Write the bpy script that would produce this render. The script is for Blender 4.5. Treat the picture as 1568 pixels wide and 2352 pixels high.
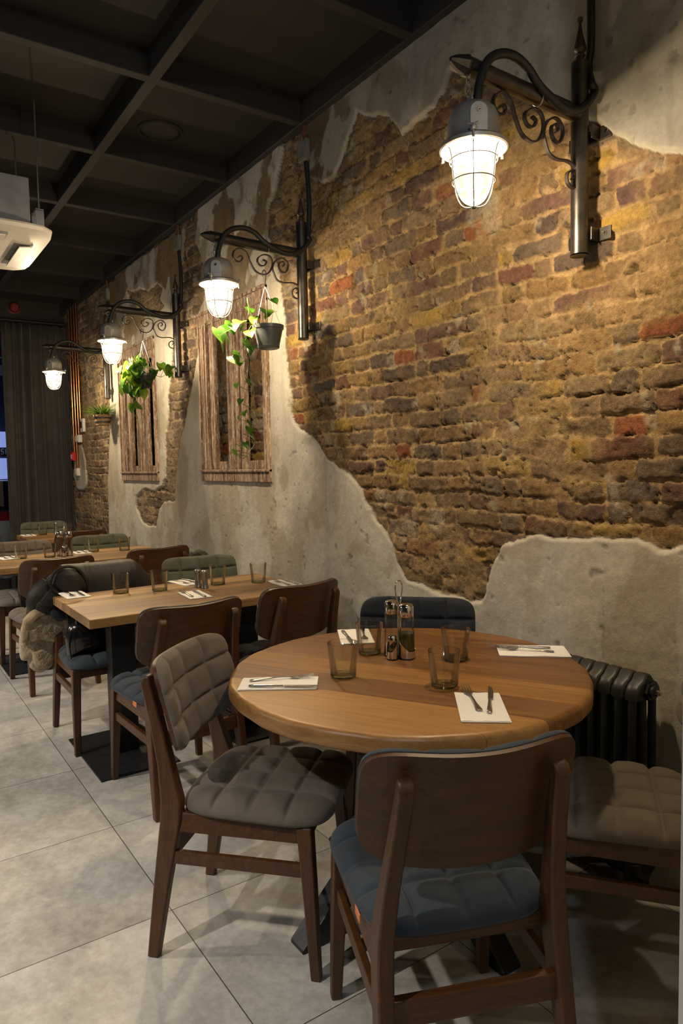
import bpy, bmesh, math, random
import numpy as np
from mathutils import Vector, Matrix

for o in list(bpy.data.objects):
    bpy.data.objects.remove(o)
SC = bpy.context.scene
COL = SC.collection
PI = math.pi
random.seed(7)

# ------------------------------------------------------------------ camera
YAW, PITCH, ROLL, FPX = math.radians(34.4426), math.radians(-3.9206), math.radians(-1.1192), 1601.18
CAM = Vector((0.0, 2.14, 1.40))
fw = Vector((math.cos(YAW)*math.cos(PITCH), -math.sin(YAW)*math.cos(PITCH), math.sin(PITCH)))
rt = fw.cross(Vector((0, 0, 1))).normalized(); up = rt.cross(fw)
c_, s_ = math.cos(ROLL), math.sin(ROLL)
r2 = c_*rt + s_*up; u2 = -s_*rt + c_*up
cd = bpy.data.cameras.new('camera'); cam = bpy.data.objects.new('camera', cd); COL.objects.link(cam)
m3 = Matrix((r2, u2, -fw)).transposed()
cam.matrix_world = Matrix.Translation(CAM) @ m3.to_4x4()
cd.sensor_fit = 'VERTICAL'; cd.sensor_height = 36.0; cd.lens = FPX/2352*36.0
cd.clip_start = 0.05; cd.clip_end = 200
SC.camera = cam

# ------------------------------------------------------------------ world, lights, exposure
SC.view_settings.view_transform = 'Standard'
try: SC.view_settings.look = 'None'
except Exception: pass
SC.view_settings.gamma = 1.0
SC.view_settings.use_curve_mapping = False
SC.view_settings.exposure = 0.72
wd = bpy.data.worlds.new('world'); SC.world = wd; wd.use_nodes = True
bg = wd.node_tree.nodes['Background']; bg.inputs[0].default_value = (0.10, 0.16, 0.36, 1); bg.inputs[1].default_value = 0.10

WARM = (1.0, 0.79, 0.53)
NEUT = (1.0, 0.87, 0.72)
COOL = (0.50, 0.66, 1.0)
LAMP_W = 94.0
def light(name, kind, loc, energy, color, size=0.1, target=None, spot=None, blend=0.6):
    l = bpy.data.lights.new(name, kind); l.energy = energy; l.color = color
    if kind == 'AREA': l.size = size
    else: l.shadow_soft_size = size
    if spot: l.spot_size = spot; l.spot_blend = blend
    o = bpy.data.objects.new(name, l); COL.objects.link(o); o.location = loc
    if target is not None:
        o.rotation_euler = (Vector(target)-Vector(loc)).to_track_quat('-Z', 'Y').to_euler()
    return o
# lamps of the same kind on the opposite side of the room, outside the frame
for x, e in ((4.4, 70), (6.4, 90)):
    light('opposite_wall_lamp', 'SPOT', (x, 4.55, 2.35), e, NEUT, 0.035, (x, 4.3, 0), math.radians(160), 0.5)
# unseen spots added over the aisle to brighten its floor but not the wall
for x, e in ((1.3, 210), (3.3, 210), (5.6, 230)):
    light('floor_fill_spot', 'SPOT', (x, 3.75, 3.2), e, (1.0, 0.92, 0.81), 0.045, (x, 2.95, 0), math.radians(74), 0.6)
# unseen cool light high behind the camera
light('behind_camera_light', 'SPOT', (-0.9, 2.75, 2.9), 42, (0.74, 0.85, 1.0), 0.05, (2.2, 1.2, 0.6), math.radians(110), 0.5)

# ------------------------------------------------------------------ helpers
def tag(o, label=None, cat=None, group=None, kind=None):
    if label: o['label'] = label
    if cat: o['category'] = cat
    if group: o['group'] = group
    if kind: o['kind'] = kind
    return o
def empty(name, loc=(0, 0, 0), rz=0.0):
    o = bpy.data.objects.new(name, None); COL.objects.link(o); o.location = loc; o.rotation_euler = (0, 0, rz)
    o.empty_display_size = 0.1
    return o
class MB:
    """collects vertices and faces of one mesh"""
    def __init__(s): s.v = []; s.f = []; s.m = []
    def add(s, vs, fs, mi=0):
        b = len(s.v); s.v += [tuple(v) for v in vs]
        s.f += [tuple(b+i for i in f) for f in fs]; s.m += [mi]*len(fs); return s
    def box(s, a, b, mi=0, mat=None):
        x0, y0, z0 = a; x1, y1, z1 = b
        vs = [(x0,y0,z0),(x1,y0,z0),(x1,y1,z0),(x0,y1,z0),(x0,y0,z1),(x1,y0,z1),(x1,y1,z1),(x0,y1,z1)]
        if mat is not None: vs = [mat @ Vector(v) for v in vs]
        return s.add(vs, [(0,3,2,1),(4,5,6,7),(0,1,5,4),(1,2,6,5),(2,3,7,6),(3,0,4,7)], mi)
    def loft(s, rings, mi=0, cap=True, closed=False):
        n = len(rings[0]); fs = []
        R = len(rings)
        for i in range(R if closed else R-1):
            for j in range(n):
                a = i*n+j; b = i*n+(j+1) % n; j2 = (i+1) % R
                fs.append((a, b, j2*n+(j+1) % n, j2*n+j))
        vs = [v for r in rings for v in r]
        if cap and not closed:
            fs.append(tuple(range(n-1, -1, -1))); fs.append(tuple((R-1)*n+j for j in range(n)))
        return s.add(vs, fs, mi)
    def rect_loft(s, secs, mi=0):
        """secs: list of (centre, hx, hy) rectangles in XY at z of the centre"""
        rings = [[(c[0]-hx, c[1]-hy, c[2]), (c[0]+hx, c[1]-hy, c[2]), (c[0]+hx, c[1]+hy, c[2]), (c[0]-hx, c[1]+hy, c[2])] for c, hx, hy in secs]
        return s.loft(rings, mi)
    def tube(s, pts, r, n=10, mi=0, closed=False, flat=None):
        pts = [Vector(p) for p in pts]; N = len(pts)
        rad = r if isinstance(r, (list, tuple)) else [r]*N
        rings = []; prev = None
        for i, p in enumerate(pts):
            if closed: t = (pts[(i+1) % N]-pts[i-1])
            else: t = (pts[min(i+1, N-1)]-pts[max(i-1, 0)])
            if t.length < 1e-9: t = Vector((0, 0, 1))
            t.normalize()
            if prev is None:
                a = Vector((0, 0, 1)) if abs(t.z) < 0.9 else Vector((1, 0, 0))
                nn = t.cross(a).normalized()
            else:
                nn = (prev-t*prev.dot(t))
                if nn.length < 1e-6: nn = t.orthogonal()
                nn.normalize()
            prev = nn; bb = t.cross(nn)
            fl = flat or 1.0
            rings.append([p+rad[i]*(math.cos(2*PI*k/n)*nn+fl*math.sin(2*PI*k/n)*bb) for k in range(n)])
        return s.loft(rings, mi, cap=not closed, closed=closed)
    def lathe(s, prof, n=32, mi=0, c=(0, 0, 0), mat=None):
        """prof: (r, z) list; open or closed at r=0"""
        rings = []
        for r, z in prof:
            rings.append([Vector((c[0]+max(r, 1e-5)*math.cos(2*PI*k/n), c[1]+max(r, 1e-5)*math.sin(2*PI*k/n), c[2]+z)) for k in range(n)])
        if mat is not None: rings = [[mat @ v for v in r] for r in rings]
        return s.loft(rings, mi, cap=False)
    def prism(s, poly, z0, z1, mi=0, mat=None):
        n = len(poly)
        vs = [Vector((x, y, z0)) for x, y in poly]+[Vector((x, y, z1)) for x, y in poly]
        if mat is not None: vs = [mat @ v for v in vs]
        fs = [tuple(range(n-1, -1, -1)), tuple(range(n, 2*n))]+[(i, (i+1) % n, n+(i+1) % n, n+i) for i in range(n)]
        return s.add(vs, fs, mi)
    def mesh(s, name, mats, smooth=True, angle=40):
        me = bpy.data.meshes.new(name); me.from_pydata(s.v, [], s.f)
        for m in (mats if isinstance(mats, (list, tuple)) else [mats]): me.materials.append(m)
        me.polygons.foreach_set('material_index', s.m)
        bm = bmesh.new(); bm.from_mesh(me)
        bmesh.ops.recalc_face_normals(bm, faces=bm.faces)
        bm.to_mesh(me); bm.free()
        if smooth:
            me.polygons.foreach_set('use_smooth', [True]*len(me.polygons))
            try: me.set_sharp_from_angle(angle=math.radians(angle))
            except Exception: pass
        me.update(); return me
    def build(s, name, mats, parent=None, smooth=True, angle=40, bevel=0, sub=0, loc=None):
        me = s.mesh(name, mats, smooth, angle)
        o = bpy.data.objects.new(name, me); COL.objects.link(o)
        if parent: o.parent = parent
        if loc is not None: o.location = loc
        if bevel:
            b = o.modifiers.new('bevel', 'BEVEL'); b.width = bevel; b.segments = 2; b.limit_method = 'ANGLE'; b.angle_limit = math.radians(35)
        if sub:
            b = o.modifiers.new('subsurf', 'SUBSURF'); b.levels = sub; b.render_levels = sub
        return o
def smooth_path(pts, n=6):
    """Catmull-Rom through the points"""
    P = [Vector(p) for p in pts]; P = [2*P[0]-P[1]]+P+[2*P[-1]-P[-2]]; out = []
    for i in range(1, len(P)-2):
        for k in range(n):
            t = k/n
            out.append(0.5*((2*P[i])+(-P[i-1]+P[i+1])*t+(2*P[i-1]-5*P[i]+4*P[i+1]-P[i+2])*t*t+(-P[i-1]+3*P[i]-3*P[i+1]+P[i+2])*t**3))
    out.append(P[-2]); return out
def copy_tree(o, parent=None):
    c = o.copy(); COL.objects.link(c)
    if parent: c.parent = parent
    for ch in list(KIDS.get(o.name, [])) or [k for k in bpy.data.objects if k.parent == o]:
        copy_tree(ch, c)
    return c
KIDS = {}

# numpy value noise
def _h(ix, iy, seed):
    n = (ix.astype(np.int64)*374761393+iy.astype(np.int64)*668265263+seed*1442695041) & 0xffffffff
    n = ((n ^ (n >> 13))*1274126177) & 0xffffffff
    n = (n ^ (n >> 16)) & 0xffffffff
    n = (n*2246822519) & 0xffffffff; n ^= n >> 15
    return n/4294967296.0
def vnoise(x, y, seed=0):
    ix = np.floor(x); iy = np.floor(y); fx = x-ix; fy = y-iy
    fx = fx*fx*(3-2*fx); fy = fy*fy*(3-2*fy)
    a = _h(ix, iy, seed); b = _h(ix+1, iy, seed); c = _h(ix, iy+1, seed); d = _h(ix+1, iy+1, seed)
    return (a*(1-fx)+b*fx)*(1-fy)+(c*(1-fx)+d*fx)*fy
def fbm(x, y, seed=0, oct=4):
    s = 0; a = 0.5; t = 0
    for i in range(oct):
        s = s+a*vnoise(x*2**i, y*2**i, seed+i*17); t += a; a *= 0.55
    return s/t
def sstep(a, b, x):
    t = np.clip((x-a)/(b-a), 0, 1); return t*t*(3-2*t)

# ------------------------------------------------------------------ materials
class NT:
    def __init__(s, name):
        s.mat = bpy.data.materials.new(name); s.mat.use_nodes = True; s.t = s.mat.node_tree
        s.b = s.t.nodes['Principled BSDF']; s.out = s.t.nodes['Material Output']
    def n(s, typ, **kw):
        nd = s.t.nodes.new(typ)
        for k, v in kw.items():
            if k.startswith('i_'):
                key = k[2:]; key = int(key) if key.isdigit() else key
                nd.inputs[key].default_value = v
            else: setattr(nd, k, v)
        return nd
    def l(s, a, b): s.t.links.new(a, b)
    def coord(s, which='Object', scale=(1, 1, 1), rot=(0, 0, 0), loc=(0, 0, 0)):
        tc = s.n('ShaderNodeTexCoord'); mp = s.n('ShaderNodeMapping')
        mp.inputs['Scale'].default_value = scale; mp.inputs['Rotation'].default_value = rot; mp.inputs['Location'].default_value = loc
        s.l(tc.outputs[which], mp.inputs[0]); return mp.outputs[0]
    def noise(s, vec, scale, detail=4, rough=0.55, dist=0.0):
        n = s.n('ShaderNodeTexNoise'); n.inputs['Scale'].default_value = scale; n.inputs['Detail'].default_value = detail
        n.inputs['Roughness'].default_value = rough; n.inputs['Distortion'].default_value = dist
        s.l(vec, n.inputs['Vector']); return n.outputs['Fac']
    def ramp(s, fac, stops, interp='LINEAR'):
        r = s.n('ShaderNodeValToRGB'); e = r.color_ramp.elements; r.color_ramp.interpolation = interp
        while len(e) < len(stops): e.new(0.5)
        for i, (p, c) in enumerate(stops):
            e[i].position = p; e[i].color = (*c, 1) if len(c) == 3 else c
        s.l(fac, r.inputs[0]); return r.outputs[0]
    def mix(s, fac, a, b, mode='MIX'):
        m = s.n('ShaderNodeMix', data_type='RGBA', blend_type=mode)
        for inp, v in ((0, fac), (6, a), (7, b)):
            if hasattr(v, 'default_value') or hasattr(v, 'is_linked'): s.l(v, m.inputs[inp])
            elif inp == 0: m.inputs[0].default_value = v
            else: m.inputs[inp].default_value = (*v, 1)
        return m.outputs[2]
    def math(s, op, a, b=0.0, c=0.0):
        m = s.n('ShaderNodeMath', operation=op)
        for i, v in enumerate((a, b, c)):
            if isinstance(v, (int, float)): m.inputs[i].default_value = v
            else: s.l(v, m.inputs[i])
        return m.outputs[0]
    def bump(s, h, strength=0.3, dist=0.01):
        b = s.n('ShaderNodeBump'); b.inputs['Strength'].default_value = strength; b.inputs['Distance'].default_value = dist
        s.l(h, b.inputs['Height']); s.l(b.outputs[0], s.b.inputs['Normal'])
    def set(s, **kw):
        for k, v in kw.items():
            k = k.replace('_', ' ')
            inp = s.b.inputs[k]
            if isinstance(v, (tuple, list)): inp.default_value = (*v, 1) if len(v) == 3 else v
            elif isinstance(v, (int, float)): inp.default_value = v
            else: s.l(v, inp)
        return s
def simple(name, col, rough=0.5, metal=0.0, var=0.15, scale=12, bump=0.0, spec=0.5, bscale=None, **kw):
    t = NT(name); v = t.coord()
    f = t.noise(v, scale, 4)
    d = tuple(c*(1-var) for c in col); b = tuple(min(1, c*(1+var)) for c in col)
    t.set(Base_Color=t.ramp(f, [(0.3, d), (0.7, b)]), Roughness=rough, Metallic=metal)
    t.b.inputs['Specular IOR Level'].default_value = spec
    if bump: t.bump(t.noise(v, bscale or scale*6, 5), bump, 0.004)
    for k, x in kw.items(): t.b.inputs[k.replace('_', ' ')].default_value = x
    return t.mat
def wood_mat(name, dark, mid, light_, plank=0.0, rough=0.4, axis='X', scl=1.0, knots=False, coat=0.0):
    """grain runs along local axis"""
    t = NT(name)
    tc = t.n('ShaderNodeTexCoord'); sx = t.n('ShaderNodeSeparateXYZ'); t.l(tc.outputs['Object'], sx.inputs[0])
    al, ac, hz = {'X': (0, 1, 2), 'Y': (1, 0, 2), 'Z': (2, 0, 1)}[axis]
    along, across, third = sx.outputs[al], sx.outputs[ac], sx.outputs[hz]
    tone = None
    cb = t.n('ShaderNodeCombineXYZ')
    if plank:
        idx = t.math('FLOOR', t.math('DIVIDE', across, plank))
        wn = t.n('ShaderNodeTexWhiteNoise', noise_dimensions='1D'); t.l(idx, wn.inputs['W'])
        tone = wn.outputs['Value']
        along2 = t.math('ADD', along, t.math('MULTIPLY', tone, 13.0))
    else: along2 = along
    t.l(t.math('MULTIPLY', along2, 1.5*scl), cb.inputs[0]); t.l(t.math('MULTIPLY', across, 22.0*scl), cb.inputs[1]); t.l(t.math('MULTIPLY', third, 22.0*scl), cb.inputs[2])
    g = t.noise(cb.outputs[0], 2.2, 6, 0.62, 0.6)
    cb2 = t.n('ShaderNodeCombineXYZ')
    t.l(t.math('MULTIPLY', along2, 9*scl), cb2.inputs[0]); t.l(t.math('MULTIPLY', across, 160*scl), cb2.inputs[1]); t.l(t.math('MULTIPLY', third, 160*scl), cb2.inputs[2])
    f = t.noise(cb2.outputs[0], 2.0, 4, 0.6)
    h = t.math('ADD', t.math('MULTIPLY', g, 0.58), t.math('MULTIPLY', f, 0.42))
    if tone is not None: h = t.math('ADD', t.math('MULTIPLY', h, 0.82), t.math('MULTIPLY', t.math('SUBTRACT', tone, 0.5), 0.30)); h = t.math('ADD', h, 0.09)
    col = t.ramp(h, [(0.32, dark), (0.49, mid), (0.66, light_)])
    if plank:
        fr = t.math('FRACT', t.math('DIVIDE', across, plank))
        ed = t.math('LESS_THAN', t.math('MINIMUM', fr, t.math('SUBTRACT', 1.0, fr)), 0.006)
        col = t.mix(t.math('MULTIPLY', ed, 0.55), col, tuple(c*0.35 for c in dark))
    if knots:
        vo = t.n('ShaderNodeTexVoronoi', feature='F1'); vo.inputs['Scale'].default_value = 3.2
        cbk = t.n('ShaderNodeCombineXYZ'); t.l(t.math('MULTIPLY', along2, 0.5), cbk.inputs[0]); t.l(across, cbk.inputs[1]); t.l(third, cbk.inputs[2])
        wv = t.n('ShaderNodeVectorMath', operation='ADD'); t.l(cbk.outputs[0], wv.inputs[0])
        t.l(cbk.outputs[0], vo.inputs['Vector'])
        kn = t.ramp(t.math('ADD', vo.outputs['Distance'], t.math('MULTIPLY', f, 0.06)), [(0.07, (1, 1, 1)), (0.12, (0, 0, 0))])
        col = t.mix(t.math('MULTIPLY', kn, 0.75), col, tuple(c*0.3 for c in dark))
    t.set(Base_Color=col, Roughness=t.math('ADD', rough-0.08, t.math('MULTIPLY', f, 0.18)))
    if coat: t.b.inputs['Coat Weight'].default_value = coat; t.b.inputs['Coat Roughness'].default_value = 0.3
    t.bump(t.math('ADD', g, f), 0.12, 0.002)
    return t.mat
def fabric(name, col, var=0.18, sheen=0.12):
    t = NT(name); v = t.coord()
    n1 = t.noise(v, 9, 4); n2 = t.noise(v, 420, 3, 0.7)
    c1 = t.ramp(n1, [(0.3, tuple(c*(1-var) for c in col)), (0.7, tuple(c*(1+var) for c in col))])
    c2 = t.mix(t.math('MULTIPLY', n2, 0.35), c1, tuple(min(1, c*1.5) for c in col))
    t.set(Base_Color=c2, Roughness=0.92)
    t.b.inputs['Sheen Weight'].default_value = sheen; t.b.inputs['Sheen Roughness'].default_value = 0.4
    t.b.inputs['Specular IOR Level'].default_value = 0.2
    t.bump(n2, 0.35, 0.0015)
    return t.mat
def thin_glass(name, tint, gloss=0.08, rough=0.02, density=1.0):
    t = NT(name); nt = t.t
    tr = t.n('ShaderNodeBsdfTransparent'); tr.inputs[0].default_value = (*tint, 1)
    gl = t.n('ShaderNodeBsdfGlossy'); gl.inputs['Roughness'].default_value = rough
    lw = t.n('ShaderNodeLayerWeight'); lw.inputs[0].default_value = 0.18
    # a wall seen edge-on is longer glass: it tints and reflects more
    dk = t.ramp(lw.outputs['Facing'], [(0.0, tint), (0.80, tuple(c*0.98 for c in tint)), (1.0, tuple(c*0.80 for c in tint))])
    t.l(dk, tr.inputs[0])
    mx = t.n('ShaderNodeMixShader'); t.l(t.math('ADD', t.math('MULTIPLY', lw.outputs['Fresnel'], 0.72), gloss*0.4), mx.inputs[0])
    t.l(tr.outputs[0], mx.inputs[1]); t.l(gl.outputs[0], mx.inputs[2]); t.l(mx.outputs[0], t.out.inputs[0])
    return t.mat
def emit(name, col, strength):
    t = NT(name); t.set(Base_Color=(0, 0, 0)); t.b.inputs['Emission Color'].default_value = (*col, 1); t.b.inputs['Emission Strength'].default_value = strength
    return t.mat

M = {}
M['chair_wood'] = wood_mat('walnut_stained_wood', (0.034, 0.0120, 0.0030), (0.058, 0.0208, 0.0046), (0.096, 0.0360, 0.0078), rough=0.44, axis='Z')
M['chair_wood_h'] = wood_mat('walnut_stained_rail', (0.034, 0.0120, 0.0030), (0.058, 0.0208, 0.0046), (0.096, 0.0360, 0.0078), rough=0.44, axis='X')
M['ply_edge'] = wood_mat('plywood_edge', (0.12, 0.055, 0.022), (0.26, 0.12, 0.05), (0.38, 0.19, 0.085), rough=0.45, axis='X', scl=3)
M['round_oak'] = wood_mat('oiled_oak_planks', (0.120, 0.046, 0.010), (0.240, 0.108, 0.026), (0.36, 0.185, 0.052), plank=0.145, rough=0.42, axis='X', knots=True, coat=0.08)
M['rect_oak'] = wood_mat('oak_butcher_planks', (0.14, 0.070, 0.022), (0.25, 0.135, 0.047), (0.37, 0.215, 0.085), plank=0.075, rough=0.45, axis='Y')
M['taupe'] = fabric('taupe_velvet', (0.125, 0.104, 0.084))
M['blue'] = fabric('slate_blue_velvet', (0.036, 0.045, 0.056))
M['navy'] = fabric('navy_fabric', (0.018, 0.022, 0.029))
M['green'] = fabric('sage_green_fabric', (0.078, 0.082, 0.062))
M['grey'] = fabric('grey_fabric', (0.055, 0.052, 0.050))
M['black_metal'] = simple('black_powder_coat', (0.018, 0.018, 0.019), 0.45, 0.3, 0.2, 30, 0.1)
M['bracket_metal'] = simple('blackened_steel', (0.085, 0.078, 0.070), 0.34, 0.85, 0.35, 18, 0.06)
M['scroll_metal'] = simple('wrought_iron', (0.060, 0.048, 0.040), 0.5, 0.6, 0.3, 40, 0.15)
M['hose'] = simple('black_rubber_hose', (0.012, 0.012, 0.012), 0.5, 0.0, 0.2, 60, 0.1)
M['cast_alu'] = simple('brushed_cast_metal', (0.42, 0.41, 0.39), 0.38, 0.6, 0.12, 25, 0.08)
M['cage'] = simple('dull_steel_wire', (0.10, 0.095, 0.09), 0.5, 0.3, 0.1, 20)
M['chrome'] = simple('polished_chrome', (0.62, 0.60, 0.57), 0.13, 1.0, 0.03, 10)
M['steel'] = simple('brushed_steel_cutlery', (0.50, 0.49, 0.47), 0.22, 1.0, 0.08, 30)
M['steel_dark'] = simple('brushed_shaker_steel', (0.40, 0.37, 0.33), 0.28, 1.0, 0.1, 20)
M['black_plastic'] = simple('black_plastic', (0.015, 0.015, 0.015), 0.4, 0, 0.1)
M['pot_grey'] = simple('grey_plastic_pot', (0.075, 0.078, 0.082), 0.42, 0, 0.08, 8)
M['napkin'] = simple('white_paper_napkin', (0.78, 0.76, 0.72), 0.9, 0, 0.03, 60, 0.1)
M['cream_metal'] = simple('cream_plastic_panel', (0.62, 0.58, 0.50), 0.4, 0, 0.03, 6)
M['galv'] = simple('galvanised_casing', (0.24, 0.25, 0.28), 0.45, 0.3, 0.12, 14)
M['white_plastic'] = simple('white_plastic', (0.66, 0.64, 0.60), 0.4, 0, 0.04, 10)
M['red_plastic'] = simple('red_plastic', (0.55, 0.015, 0.02), 0.4, 0, 0.06, 10)
M['dark_red'] = simple('dull_red_plastic', (0.16, 0.01, 0.01), 0.5, 0, 0.06, 10)
M['copper'] = simple('copper_pipe', (0.60, 0.26, 0.12), 0.27, 1.0, 0.12, 9)
M['copper_old'] = simple('dull_copper_pipe', (0.22, 0.075, 0.045), 0.5, 0.5, 0.2, 12)
M['box_grey'] = simple('grey_junction_box', (0.20, 0.20, 0.19), 0.5, 0.3, 0.2, 20)
M['radiator'] = simple('anthracite_radiator', (0.026, 0.027, 0.026), 0.42, 0.25, 0.15, 30, 0.06)
M['curtain'] = fabric('charcoal_curtain', (0.046, 0.044, 0.044), 0.2, 0.1)
M['leather'] = simple('brown_black_leather', (0.013, 0.0095, 0.008), 0.5, 0, 0.4, 14, 0.45, bscale=160, spec=0.3)
M['patent'] = simple('black_patent_leather', (0.006, 0.006, 0.007), 0.22, 0, 0.2, 8)
M['white_paint'] = simple('off_white_paint', (0.62, 0.59, 0.53), 0.6, 0, 0.06, 25, 0.15)
M['dark_wall'] = simple('dark_grey_paint', (0.09, 0.085, 0.08), 0.8, 0, 0.1, 4)
M['frame_black'] = simple('black_window_frame', (0.012, 0.012, 0.013), 0.4, 0, 0.1, 8)
M['orange_tag'] = simple('orange_tag_cloth', (0.62, 0.20, 0.07), 0.8, 0, 0.1, 40)
M['wire'] = simple('galvanised_wire', (0.45, 0.44, 0.42), 0.35, 0.9, 0.05, 20)
M['rope'] = simple('jute_rope', (0.30, 0.20, 0.105), 0.9, 0, 0.2, 60, 0.3)
M['soil'] = simple('potting_soil', (0.03, 0.02, 0.013), 0.95, 0, 0.4, 60, 0.5)
M['oil'] = simple('olive_oil', (0.060, 0.055, 0.006), 0.08, 0, 0.1, 10)
M['salt'] = simple('salt_grains', (0.75, 0.74, 0.72), 0.9, 0, 0.08, 120, 0.2)
M['tumbler'] = thin_glass('tinted_tumbler_glass', (0.985, 0.985, 0.955))
M['tumbler_base'] = thin_glass('thick_green_glass', (0.90, 0.915, 0.70), 0.2)
M['clear'] = thin_glass('clear_bottle_glass', (0.97, 0.975, 0.96), 0.12)
M['pane'] = thin_glass('window_pane', (0.85, 0.88, 0.90), 0.1)
def leafmat():
    t = NT('pothos_leaf'); v = t.coord()
    f = t.noise(v, 11, 3); g = t.noise(v, 45, 3)
    c = t.ramp(f, [(0.32, (0.018, 0.075, 0.010)), (0.5, (0.060, 0.165, 0.012)), (0.70, (0.20, 0.27, 0.018))])
    c = t.mix(t.ramp(g, [(0.66, (0, 0, 0)), (0.72, (0.45, 0.45, 0.45))]), c, (0.34, 0.38, 0.16))
    t.set(Base_Color=c, Roughness=0.35)
    tr = t.n('ShaderNodeBsdfTranslucent'); t.l(c, tr.inputs[0])
    mx = t.n('ShaderNodeMixShader'); mx.inputs[0].default_value = 0.3
    t.l(t.b.outputs[0], mx.inputs[1]); t.l(tr.outputs[0], mx.inputs[2]); t.l(mx.outputs[0], t.out.inputs[0])
    return t.mat
M['leaf'] = leafmat()
M['stem'] = simple('green_stem', (0.14, 0.17, 0.04), 0.5, 0, 0.2, 30)
def fleece():
    t = NT('cream_sherpa_fleece'); v = t.coord()
    f = t.noise(v, 26, 5, 0.65); g = t.noise(v, 120, 4, 0.7)
    t.set(Base_Color=t.ramp(f, [(0.25, (0.17, 0.115, 0.055)), (0.5, (0.37, 0.275, 0.145)), (0.8, (0.50, 0.40, 0.24))]), Roughness=0.97)
    t.b.inputs['Sheen Weight'].default_value = 0.6
    t.bump(t.math('ADD', f, t.math('MULTIPLY', g, 0.6)), 0.9, 0.014)
    return t.mat
M['fleece'] = fleece()
def jarmat():
    t = NT('ribbed_lantern_glass')
    tr = t.n('ShaderNodeBsdfTransparent'); tr.inputs[0].default_value = (0.97, 0.95, 0.90, 1)
    tl = t.n('ShaderNodeBsdfTranslucent'); tl.inputs[0].default_value = (0.95, 0.93, 0.88, 1)
    gl = t.n('ShaderNodeBsdfGlossy'); gl.inputs['Roughness'].default_value = 0.08
    m1 = t.n('ShaderNodeMixShader'); m1.inputs[0].default_value = 0.014
    t.l(tr.outputs[0], m1.inputs[1]); t.l(tl.outputs[0], m1.inputs[2])
    lw = t.n('ShaderNodeLayerWeight'); lw.inputs[0].default_value = 0.2
    m2 = t.n('ShaderNodeMixShader'); t.l(t.math('MULTIPLY', lw.outputs['Fresnel'], 0.5), m2.inputs[0]); t.l(m1.outputs[0], m2.inputs[1]); t.l(gl.outputs[0], m2.inputs[2])
    t.l(m2.outputs[0], t.out.inputs[0]); return t.mat
M['jar'] = jarmat()
M['bulb'] = emit('lit_bulb', (1.0, 0.86, 0.66), 45)
def floormat():
    t = NT('concrete_look_porcelain_tile')
    tc = t.n('ShaderNodeTexCoord'); sx = t.n('ShaderNodeSeparateXYZ'); t.l(tc.outputs['Object'], sx.inputs[0])
    S = 0.632
    ux = t.math('DIVIDE', t.math('SUBTRACT', sx.outputs[0], 2.067-S*20), S); uy = t.math('DIVIDE', t.math('SUBTRACT', sx.outputs[1], 1.405-S*20), S)
    ix, iy = t.math('FLOOR', ux), t.math('FLOOR', uy)
    cb = t.n('ShaderNodeCombineXYZ'); t.l(ix, cb.inputs[0]); t.l(iy, cb.inputs[1])
    wn = t.n('ShaderNodeTexWhiteNoise', noise_dimensions='2D'); t.l(cb.outputs[0], wn.inputs['Vector'])
    off = t.n('ShaderNodeVectorMath', operation='SCALE'); off.inputs['Scale'].default_value = 9.0; t.l(wn.outputs['Color'], off.inputs[0])
    vv = t.n('ShaderNodeVectorMath', operation='ADD'); t.l(tc.outputs['Object'], vv.inputs[0]); t.l(off.outputs[0], vv.inputs[1])
    n1 = t.noise(vv.outputs[0], 2.6, 6, 0.6, 0.3); n2 = t.noise(vv.outputs[0], 34, 5, 0.7); n3 = t.noise(vv.outputs[0], 240, 2, 0.6)
    h = t.math('ADD', t.math('MULTIPLY', n1, 0.62), t.math('MULTIPLY', n2, 0.38))
    c = t.ramp(h, [(0.34, (0.21, 0.192, 0.166)), (0.5, (0.33, 0.310, 0.276)), (0.64, (0.44, 0.418, 0.378))])
    c = t.mix(t.math('MULTIPLY', t.math('SUBTRACT', wn.outputs['Value'], 0.5), 0.25), c, (0.5, 0.48, 0.45))
    c = t.mix(t.ramp(n3, [(0.70, (0, 0, 0)), (0.76, (0.35, 0.35, 0.35))]), c, (0.10, 0.09, 0.08))
    fx = t.math('FRACT', ux); fy = t.math('FRACT', uy)
    e = t.math('MINIMUM', t.math('MINIMUM', fx, t.math('SUBTRACT', 1.0, fx)), t.math('MINIMUM', fy, t.math('SUBTRACT', 1.0, fy)))
    g = t.math('LESS_THAN', e, 0.0024)
    c = t.mix(g, c, (0.045, 0.04, 0.035))
    t.set(Base_Color=c, Roughness=t.math('ADD', 0.38, t.math('MULTIPLY', n2, 0.25)))
    hh = t.math('SUBTRACT', t.math('MULTIPLY', n2, 0.25), g)
    t.bump(hh, 0.25, 0.002)
    return t.mat
M['floor'] = floormat()
M['ceiling'] = simple('black_brown_ceiling_paint', (0.0155, 0.014, 0.0125), 0.75, 0, 0.12, 5, 0.1)
M['trim'] = simple('black_trim_paint', (0.022, 0.021, 0.021), 0.6, 0, 0.1, 8)
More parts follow.
